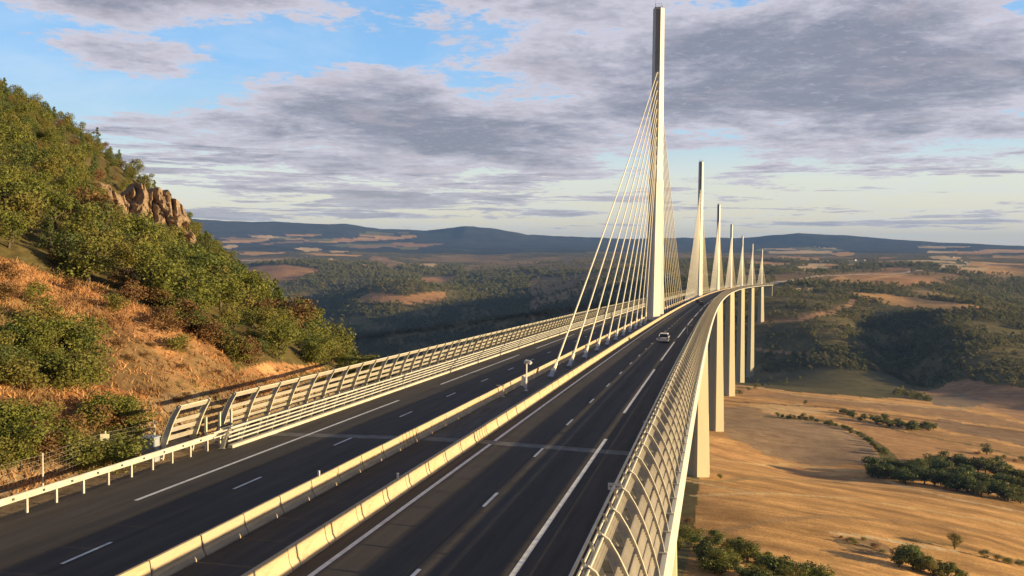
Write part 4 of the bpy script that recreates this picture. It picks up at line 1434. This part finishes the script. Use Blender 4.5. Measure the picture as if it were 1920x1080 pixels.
# --- rock outcrop
def rock_outcrop(c, w, d, h, label, seed=3, name='rock_outcrop'):
    """a crag: blocky ledges and cracks on its open side, closed towards the slope"""
    na, nq = 84, 60
    a, q = np.meshgrid(np.linspace(-1, 1, na), np.linspace(0, 1, nq))
    X = a * w / 2
    top = h * (np.clip(1 - a ** 4, 0, 1) ** 0.6) * (0.72 + 0.65 * (fbm(X + 31 * seed, X * 0 + seed, w / 3.5, 4, 400 + seed)))
    Zq = q * top
    blk = lambda wl, sd: np.floor(fbm(X / 1.0 + 3 * seed, Zq * 0.7, wl, 2, sd) * 5 + 0.5) / 5
    dep = d * (0.55 * (1 - q ** 2.2)) + 2.0 * blk(w / 4, 410) + 1.1 * blk(w / 9, 420) + 0.55 * blk(w / 20, 425)
    crack = 1 - np.abs(fbm(X + 7, Zq * 0.35, w / 6, 4, 430)) * 8
    dep = dep - 2.4 * np.clip(crack, 0, 1) + 0.5 * fbm(X, Zq, 1.0, 3, 440)
    dep = np.where(np.abs(a) > 0.97, -d * 0.4, dep)
    V = np.stack([X + 0.5 * fbm(Zq, X, 2.0, 3, 450), -dep, Zq - 1.5], -1)
    Vb = V.copy(); Vb[..., 1] = np.maximum(Vb[..., 1], 0) + d * 0.9
    P = np.concatenate([V.reshape(-1, 3), Vb.reshape(-1, 3)])
    i, j = np.meshgrid(np.arange(nq - 1), np.arange(na - 1), indexing='ij')
    F = np.stack([i * na + j, i * na + j + 1, (i + 1) * na + j + 1, (i + 1) * na + j], -1).reshape(-1, 4)
    off = nq * na
    k = np.arange(na - 1); t0 = (nq - 1) * na
    Ft = np.stack([t0 + k, t0 + k + 1, off + t0 + k + 1, off + t0 + k], 1)
    F = np.concatenate([F, F[:, ::-1] + off, Ft])
    o = link(name, np_mesh(name, P, F, M['rock']), loc=tuple(c))
    dx, dy = CAM[0] - c[0], CAM[1] - c[1]
    o.rotation_euler = (0, 0, math.atan2(dy, dx) + math.pi / 2 + 0.25)
    return tag(o, label, 'rock')


rock_outcrop(ROCK - np.array([0, 0, 3.5]), 24.0, 7.0, 17.0, 'craggy orange rock outcrop standing out of the wood on the left hill')
_p = at(318, 452, 60)
rock_outcrop(_p - np.array([0, 0, 1.5]), 7.5, 4.0, 6.5, 'smaller pale rock lower right of the big outcrop on the left hill', 8)

# --- trees and hedges of the valley floor
V1 = [(1318, 893, 4.2, 'oak', 'small round tree right in front of the foot of the second pier', None), (1350, 897, 3.8, 'oak2', 'small round tree just right of the second pier foot', None),
      (1368, 741, 6, 'dark', 'dark tree at the foot of the fourth pier', None),
      (1850, 853, 15, 'dark', 'large dark tree alone above the big hedgerow clump', None), (1790, 1030, 9.5, 'oak3', 'tall round tree casting a long shadow in the lower right field', None),
      (1510, 758, 8, 'dark', 'dark bush shaped tree alone on the field track', None), (1458, 781, 6, 'oak2', 'small dark tree at the near end of the curved hedge', None)]
for (a, b, sz, k, lab, gr) in V1:
    p = at(a, b, 150)
    tree(k, p[0], p[1], sz, lab, gr, wide=1.15, sink=0.3)


def hedge(pix, kinds, s0, s1, label, group, rmin=300, per=1, spread=0.0, wide=1.25):
    for (a, b) in pix:
        for q in range(per):
            p = at(a + g_.uniform(-spread, spread), b + g_.uniform(-spread, spread) * 0.3, rmin)
            if p is None: continue
            tree(g_.choice(kinds), p[0], p[1], g_.uniform(s0, s1), label, group, wide=wide * g_.uniform(.9, 1.25), sink=0.4, var=g_.choice([None, 1, 2]))


def along(pts, n):
    out = []
    L = [0]
    for p, q in zip(pts[:-1], pts[1:]): L.append(L[-1] + math.hypot(q[0] - p[0], q[1] - p[1]))
    for i in range(n):
        t = L[-1] * i / (n - 1)
        for k in range(len(pts) - 1):
            if t <= L[k + 1] + 1e-6:
                f = (t - L[k]) / (L[k + 1] - L[k]); out.append((pts[k][0] + (pts[k + 1][0] - pts[k][0]) * f, pts[k][1] + (pts[k + 1][1] - pts[k][1]) * f)); break
    return out


hedge(along([(1470, 784), (1530, 790), (1590, 806), (1630, 830), (1662, 854)], 26), ['thicket', 'thicket2'], 3.5, 6.5, 'hedge tree in the curved hedge along the shaded field edge', 'trees of the curved hedge', spread=5)
hedge(along([(1586, 776), (1622, 788), (1660, 796), (1700, 805), (1745, 806)], 24), ['thicket2', 'thicket', 'dark'], 7.0, 11.0, 'leafy tree in the straight hedgerow across the middle field', 'trees of the middle hedgerow', spread=8)
hedge([(1640, 893), (1652, 897), (1665, 893), (1680, 900), (1690, 893), (1700, 905), (1712, 898), (1722, 888), (1735, 905), (1745, 895), (1757, 910), (1765, 893), (1778, 915), (1790, 900),
       (1800, 922), (1812, 905), (1822, 925), (1832, 908), (1845, 930), (1856, 912), (1868, 932), (1880, 915), (1892, 938), (1905, 920), (1915, 942), (1740, 880), (1765, 876), (1790, 880),
       (1815, 886), (1840, 890), (1865, 895), (1890, 900), (1915, 905), (1700, 886), (1860, 885), (1930, 930), (1935, 910)], ['thicket', 'thicket', 'thicket2', 'dark'], 10.0, 15.0,
      'tree in the big dark clump of trees between two lower fields', 'trees of the big clump', per=2, spread=9)
hedge([(1690, 1062), (1710, 1066), (1730, 1070), (1750, 1078), (1772, 1082), (1795, 1090), (1705, 1052)], ['thicket', 'thicket2'], 7.0, 9.5, 'tree in the small copse at the lower right field corner', 'trees of the small copse', spread=5)
hedge([(1845, 1045), (1870, 1052), (1890, 1056), (1905, 1062), (1920, 1060)], ['shrub2', 'oak2'], 2.5, 5.0, 'low hedge bush right of the tall round tree', 'bushes right of the tall tree', spread=4)
hedge([(1580, 1010), (1592, 1016), (1604, 1022), (1620, 1014), (1640, 1028), (1655, 1036)], ['shrub', 'dryshrub'], 1.6, 3.0, 'scrubby bush on the small bare island in the lower field', 'scrub in the lower field', spread=5)
hedge([(1262 + 10 * i, 1000 + 4.0 * i + g_.uniform(-10, 40)) for i in range(30)], ['thicket', 'thicket2', 'oak2'], 4.5, 7.5, 'leafy tree in the thicket below the right wind screen', 'trees of the thicket below the bridge', rmin=120, per=2, spread=14)
hedge([(1265, 970), (1280, 975), (1290, 985), (1300, 998)], ['dry', 'dryshrub'], 2.5, 4.0, 'rusty dry bush at the top of the thicket below the right wind screen', 'dry bushes of the thicket', rmin=120, spread=8)
hedge(along([(1372, 742), (1395, 735), (1430, 722), (1470, 722)], 8), ['dark', 'oak2'], 5, 8, 'tree in the row behind the fourth pier foot', 'trees behind the fourth pier', spread=6)
hedge([(1830, 850 + g_.uniform(-6, 6)), (1870, 862), (1885, 858), (1900, 868), (1915, 866)], ['oak2', 'dryshrub'], 3, 6, 'bush in the hedge right of the large lone dark tree', 'hedge bushes by the lone tree', spread=5)


# --- woods of the far slopes and plateaus
def far_woods():
    cr = []
    for q in range(4):
        P = MB()
        me = crown_mesh('crown', M['leaf_far'], 8.5, 8.0, 130, 0.72, 300 + q, 6, 0.02)
        cr.append(me)
    protos = []
    for q, (a, b) in enumerate([(1420, 716), (1445, 712), (1475, 715), (1500, 712)]):
        p = at(a, b, 900)
        root = tag(empty('valley_tree', (p[0], p[1], p[2] - 0.4)), 'tree at the near edge of the wood beyond the fields', 'tree', 'trees edging the far wood')
        protos.append(link('crown', cr[q], root)); link('trunk', KINDS['oak'][1], root)
    # candidates per ground cell, thinned with distance
    pts, sc = [], []
    nr, nt = GX.shape
    nf = len(np.arange(-35.0, 35.001, 0.095))
    X0, Y0, W0 = GX[:, :nf], GY[:, :nf], GWOOD[:, :nf]
    R0 = GR[:, :nf]
    row = (R0[:, 0] > 1250) & (R0[:, 0] < 6200)
    X0, Y0, W0, R0 = X0[row], Y0[row], W0[row], R0[row]
    dr = np.gradient(R0[:, 0])[:, None]
    area = dr * R0 * math.radians(0.095)
    space = np.interp(R0, [1300, 2500, 4000, 6200], [9.5, 11.5, 16.0, 24.0])
    clump = fbm(X0, Y0, 90.0, 4, 201)
    rp = polar(755, 3700)
    W0 = W0 * (1 - 0.55 * np.exp(-(((X0 - rp[0]) / 260) ** 2 + ((Y0 - rp[1]) / 300) ** 2)))
    prob = area / space ** 2 * W0 * np.clip(0.72 + 2.0 * clump, 0.05, 1.4)
    # skip what lies hidden behind nearer ground
    Zc = GZ[:, :nf][row] + 9
    ang = (Zc - CAM[2]) / R0
    vis = ang >= np.maximum.accumulate(ang - 14.0 / R0, axis=0) - 1e-4
    u = RNG.random(prob.shape)
    cnt = (np.floor(prob) + (u < (prob - np.floor(prob)))).astype(int) * vis
    ii, jj = np.nonzero(cnt)
    rep = cnt[ii, jj]
    ii, jj = np.repeat(ii, rep), np.repeat(jj, rep)
    t = RNG.uniform(-0.5, 0.5, (len(ii), 2))
    rr = R0[ii, jj] + t[:, 0] * np.broadcast_to(dr, R0.shape)[ii, jj]
    th = np.arctan2(X0[ii, jj] - CAM[0], Y0[ii, jj] - CAM[1]) + t[:, 1] * math.radians(0.095)
    x, y = CAM[0] + np.sin(th) * rr, CAM[1] + np.cos(th) * rr
    z = terrain_z(x, y)
    s = np.interp(rr, [1300, 2500, 4000, 6200], [1.15, 1.4, 1.9, 2.7]) * RNG.uniform(0.5, 1.35, len(x))
    keep = np.abs(x - (y ** 2) / 40000.0) > 20
    print('far trees', keep.sum())
    scatter('far_woodland', np.stack([x, y, z - 0.6], 1)[keep], s[keep], RNG.uniform(0, 6.28, len(x))[keep], protos)


far_woods()

# ------------------------------------------------------------------ left approach: guard rail, wire fence, cabinet
def guard_rail():
    root = tag(empty('guard_rail', B(-12, -14.2, -0.4)), 'galvanised steel guard rail beside the left carriageway leading up to the viaduct', 'guard rail')
    inv = Matrix.Translation(Vector(B(-12, -14.2, -0.4))).inverted()
    prof = [(0.0, 0.42), (0.06, 0.46), (0.06, 0.53), (0.0, 0.57), (0.0, 0.62), (0.06, 0.66), (0.06, 0.73), (0.0, 0.77)]

    def off(s): return -14.0 - 0.10 * sstep(-14, 0, s) if s < 0 else -14.1
    mb = MB()
    ss = srange(-70.0, 0.5, 2.0)
    mb.loft([[B(s, off(s) + x, z) for x, z in prof + [(x - 0.012, z) for x, z in prof[::-1]]] for s in ss])
    o = mb.build('beam', M['steel'], root); o.matrix_parent_inverse = inv
    s = -60.7
    k = 0
    while s < 1.0:
        p = MB().box(B(s, off(s) - 0.10, 0.06), (0.10, 0.12, 1.16)).box(B(s, off(s) - 0.03, 0.60), (0.12, 0.2, 0.18))
        o = p.build('post', M['steel'], root); o.matrix_parent_inverse = inv
        s += 2.0 if s > -22 or s < -40 else 2.0; k += 1
    b = MB()
    for s in srange(-60, 0, 2.0):
        b.box(B(s + 0.3, off(s) + 0.045, 0.595), (0.05, 0.10, 0.10))
    o = b.build('fixing_plates', M['dark_metal'], root); o.matrix_parent_inverse = inv
    t = MB()
    t.tube([B(-4.3, -13.95, 0.80), B(-3.2, -13.6, 1.02), B(-2.4, -13.2, 1.08)], 0.06, 6)
    t.tube([B(-4.3, -13.95, 0.50), B(-3.2, -13.6, 0.62), B(-2.4, -13.28, 0.74)], 0.05, 6)
    o = t.build('transition_tube', M['steel'], root); o.matrix_parent_inverse = inv


guard_rail()


def wire_fence():
    root = tag(empty('wire_fence', B(-16, -17.0, -0.4)), 'thin wire mesh fence on slender posts below the grass slope', 'fence')
    inv = Matrix.Translation(Vector(B(-16, -17.0, -0.4))).inverted()
    line = [(-46, -16.6), (-36, -16.7), (-26, -16.85), (-16.2, -16.95), (-10.2, -17.6), (-5.6, -17.4)]
    zg = lambda x, y: float(terrain_z(np.array([x]), np.array([y]))[0])
    P = []
    for (s, o_) in line:
        x, y, _ = B(s, o_); P.append(Vector((x, y, zg(x, y))))
    for p in P:
        o = MB().tube([p + Vector((0, 0, -0.4)), p + Vector((0, 0, 2.0))], 0.045, 6).build('post', M['steel'], root); o.matrix_parent_inverse = inv
    w = MB()
    for a, b in zip(P[:-1], P[1:]):
        for h in (0.15, 0.4, 0.65, 0.9, 1.15, 1.4, 1.65, 1.9):
            w.tube([a + Vector((0, 0, h)), b + Vector((0, 0, h))], 0.005, 3, cap=False)
        n = int((b - a).length / 0.3)
        for i in range(1, n):
            q = a.lerp(b, i / n); w.tube([q + Vector((0, 0, 0.1)), q + Vector((0, 0, 1.9))], 0.0035, 3, cap=False)
    o = w.build('wire_mesh', M['steel'], root); o.matrix_parent_inverse = inv
    q = P[4]
    s = MB().box((0, 0, 0), (0.50, 0.03, 0.66)).box((0, 0.03, 0.2), (0.4, 0.04, 0.04)).box((0, 0.03, -0.2), (0.4, 0.04, 0.04))
    s.box((0.02, -0.018, -0.18), (0.18, 0.008, 0.10), 1)
    o = s.build('notice_board', [M['sign_face'], M['dark_metal']])
    o.location = q + Vector((0.02, -0.08, 1.50)); o.rotation_euler = (0, 0, 0.45)
    tag(o, 'small pale yellow notice board on the wire fence', 'sign')


wire_fence()


def boxy(name, label, cat, s, off, parts, mats, rz=0.0):
    root = tag(empty(name, B(s, off, zroad(off)), -s / RC + rz), label, cat)
    for pn, build, mt in parts:
        build.build(pn, mt, root)
    return root


boxy('control_cabinet', 'grey blue metal cabinet standing at the start of the left wind screen', 'cabinet', -7.9, -16.1,
     [('body', MB().box((0, 0, 0.55), (0.8, 0.6, 1.7)), M['grey_metal']), ('door', MB().box((0.42, 0, 0.6), (0.03, 0.5, 1.4)), M['anchor']), ('roof', MB().box((0, 0, 1.43), (0.95, 0.75, 0.08), taper=0.9), M['grey_metal'])], None)

_gp = empty('service_gate', B(-2.4, -14.75, -0.35), 2.0 / RC)
tag(_gp, 'service gate of plain upright posts in the gap of the left wind screen', 'gate')
for y in (-1.5, 0.2, 1.7):
    o = MB().box((0, 0, 1.05), (0.13, 0.13, 2.3)).build('post', M['post'], _gp); o.location = (0, y, 0)
MB().box((0, 0.9, 0.75), (0.05, 1.35, 0.9)).build('gate_leaf', M['dark_grey'], _gp)
# the median camera mast and its neighbour
_mast = MB().tube([(0, 0, 0), (0, 0, 2.75)], 0.075, 8).box((0, 0, 0.02), (0.34, 0.34, 0.04))
_head = MB().box((0.06, -0.02, 2.92), (0.34, 0.44, 0.26), ry=0.25).tube([(-0.16, 0, 2.70), (-0.10, 0, 3.0)], 0.12, 8)
_horn = MB().tube([(0.16, -0.04, 3.02), (0.36, -0.16, 2.92), (0.50, -0.26, 2.78)], [0.10, 0.14, 0.17], 8)
_case = MB().box((-0.34, 0.02, 0.98), (0.26, 0.34, 0.95)).box((-0.10, 0, 0.86), (0.16, 0.30, 1.05))
boxy('camera_mast', 'short cream mast with a camera head and boxes standing in the median', 'mast', 30.6, -0.35,
     [('pole', _mast, M['white_paint']), ('camera_head', _head, M['white_paint']), ('camera_hood', _horn, M['white_paint']), ('equipment_box', _case, M['white_paint'])], None)
boxy('marker_post', 'short pale steel post with a crossbar beside the far median row', 'post', 25.3, -1.45,
     [('post', MB().tube([(0, 0, 0), (0, 0, 1.05)], 0.07, 8).box((0, 0, 0.02), (0.3, 0.3, 0.04)), M['steel']), ('crossbar', MB().box((-0.28, 0, 1.06), (0.72, 0.10, 0.09)), M['steel'])], None)
for s, off, lab in ((-14.2, -2.05, 'tiny white delineator on the far left median row'), (-13.6, 2.05, 'tiny white delineator on top of the near right median row'), (41.0, 1.55, 'tiny white stud post behind the right median row near the first stays')):
    z = 0.84 if abs(off) > 1.9 else 0.0
    o = MB().box((0, 0, 0.14), (0.10, 0.07, 0.28)).box((0, -0.04, 0.20), (0.08, 0.015, 0.10)).build('delineator', M['white_paint'])
    o.location = B(s, off, z); tag(o, lab, 'delineator')
# sign frame and small plate by the right screen
boxy('sign_frame', 'open rectangular steel frame standing on the right safety railing beyond the white car', 'frame', 120.0, 13.15,
     [('top_bar', MB().box((-0.30, 0, 2.78), (1.0, 0.07, 0.10)), M['steel']), ('post', MB().box((-0.77, 0, 1.9), (0.07, 0.07, 1.7)), M['steel']),
      ('post', MB().box((0.17, 0, 1.3), (0.07, 0.07, 2.9)), M['dark_metal']), ('cross_brace', MB().box((-0.30, 0.05, 1.30), (0.86, 0.04, 0.06)), M['steel'])], None)
boxy('marker_plate', 'small white plate facing the camera on the right safety railing', 'plate', -13.2, 13.15,
     [('plate', MB().box((0, 0, 1.32), (0.62, 0.03, 0.34)), M['white_paint']), ('bracket', MB().box((0, 0.03, 1.2), (0.06, 0.03, 0.5)), M['steel']),
      ('stripe', MB().box((0, -0.018, 1.32), (0.46, 0.008, 0.06)), M['grey_metal'])], None)
boxy('junction_box', 'small dark box with a round lid on the right safety railing', 'box', 8.0, 13.1,
     [('case', MB().box((0, 0, 1.05), (0.3, 0.5, 0.5)), M['grey_metal']), ('lid', MB().tube([(-0.17, 0, 1.05), (-0.19, 0, 1.05)], 0.16, 10), M['dark_metal'])], None)


# ------------------------------------------------------------------ cars
def car(s, off, paint, label, L=4.3, W=1.78, H=1.62, flip=False):
    root = tag(empty('car', B(s, off, zroad(off) + 0.02), -s / RC + (math.pi if flip else 0)), label, 'car')
    # body: side outline lofted across, tumblehome above the waist
    waist = [(-L / 2, 0.42), (-L / 2 + 0.02, 0.80), (-L / 2 + 0.10, 0.98), (L / 2 - 1.15, 0.98), (L / 2 - 0.25, 0.80), (L / 2, 0.58), (L / 2 - 0.02, 0.28), (-L / 2 + 0.06, 0.24)]
    mb = MB()
    mb.loft([[(x, y * k, z) for y, z in waist] for x, k in ((-W / 2, 0.97), (-W / 2 + 0.08, 1.0), (W / 2 - 0.08, 1.0), (W / 2, 0.97))])
    mb.build('body', paint, root)
    g0 = [(-L / 2 + 0.12, 0.97), (-L / 2 + 0.42, H - 0.08), (L / 2 - 1.95, H - 0.06), (L / 2 - 1.12, 0.97)]
    gb = MB()
    gb.loft([[(x * q, y, z) for y, z, q in ((g0[0][0], g0[0][1], 1), (g0[1][0], g0[1][1], .83), (g0[2][0], g0[2][1], .83), (g0[3][0], g0[3][1], 1))] for x in (-W / 2 + 0.06, W / 2 - 0.06)])
    gb.build('windows', M['glass'], root)
    rf = MB()
    rf.loft([[(x, y, z) for x, z in ((-W * .405, H - 0.085), (-W * .36, H), (W * .36, H), (W * .405, H - 0.085))] for y in (-L / 2 + 0.36, L / 2 - 1.9)])
    for sx in (-1, 1):
        for (y0, z0, q0), (y1, z1, q1) in (((g0[0][0], .97, 1), (g0[1][0], H - .08, .83)), ((-0.15, .97, 1), (-0.10, H - .08, .83)), ((g0[3][0], .97, 1), (g0[2][0], H - .06, .83))):
            rf.tube([(sx * (W / 2 - .055) * q0, y0, z0), (sx * (W / 2 - .05) * q1, y1, z1)], 0.055, 5)
    rf.build('roof', paint, root)
    for sx in (-1, 1):
        for y in (-L / 2 + 0.82, L / 2 - 0.85):
            w = MB().tube([(sx * (W / 2 - 0.20), y, 0.31), (sx * (W / 2 + 0.01), y, 0.31)], 0.31, 14).build('wheel', M['tyre'], root)
            MB().tube([(sx * (W / 2 - 0.02), y, 0.31), (sx * (W / 2 + 0.025), y, 0.31)], 0.19, 10).build('rim', M['anchor'], w)
        MB().box((sx * (W / 2 - 0.17), -L / 2 - 0.005, 0.84), (0.22, 0.06, 0.26)).build('tail_light', M['lamp_red'], root)
        MB().box((sx * (W / 2 - 0.26), L / 2 - 0.09, 0.64), (0.34, 0.10, 0.13)).build('headlight', M['lamp_clear'], root)
        MB().box((sx * (W / 2 + 0.09), L / 2 - 1.35, 1.02), (0.18, 0.10, 0.13)).build('side_mirror', paint, root)
    MB().box((0, -L / 2 - 0.01, 0.70), (0.52, 0.02, 0.12)).build('number_plate', M['white_paint'], root)
    MB().box((0, -L / 2 - 0.02, 0.38), (W * 0.86, 0.10, 0.18)).build('bumper', paint, root)
    return root


car(110.5, 8.55, M['car_white'], 'white car driving away in the right lane of the near carriageway')
car(357.0, 8.6, M['car_dark'], 'dark car far along the near carriageway where the road bends', H=1.7)
car(402.0, 5.2, M['car_dark'], 'dark car in the left lane farther off than the other dark car', H=1.5)


# ------------------------------------------------------------------ a few far farmhouses
def house(px, py, w, d, h, label):
    p = at(px, py, 2000)
    if p is None: return
    root = tag(empty('farmhouse', (p[0], p[1], p[2] - 1.0), random.uniform(0, 1.5)), label, 'house', 'far farmhouses on the plateau')
    MB().box((0, 0, h / 2), (w, d, h)).build('wall', M['house_wall'], root)
    r = MB().loft([[(-w / 2 - .4, y, h), (0, y, h + w * 0.3), (w / 2 + .4, y, h)] for y in (-d / 2 - .4, d / 2 + .4)])
    r.build('roof', M['house_roof'], root)


for px, py in ((1528, 463), (1536, 464), (1545, 465), (1552, 466), (1563, 491), (1602, 489), (1621, 489), (1478, 505), (1712, 511), (1785, 483)):
    house(px, py, 14, 22, 8, 'tiny pale farmhouse among the plateau fields beyond the viaduct')

# ------------------------------------------------------------------ the air
def haze():
    x0, x1, y0, y1, z0, z1 = -27000.0, 27000.0, -27000.0, 27000.0, float(GZ.min()) - 40.0, float(GZ.max()) + 60.0
    mb = MB().box(((x0 + x1) / 2, (y0 + y1) / 2, (z0 + z1) / 2), (x1 - x0, y1 - y0, z1 - z0))
    m = bpy.data.materials.new('haze'); m.use_nodes = True
    t = NT(m.node_tree)
    v = t.n('ShaderNodeVolumePrincipled', {'Color': (0.20, 0.42, 1.0, 1), 'Density': 3.0e-5, 'Anisotropy': 0.0})
    t.n('ShaderNodeOutputMaterial', {'Volume': v.outputs[0]})
    tag(mb.build('haze', m), kind='stuff')


haze()
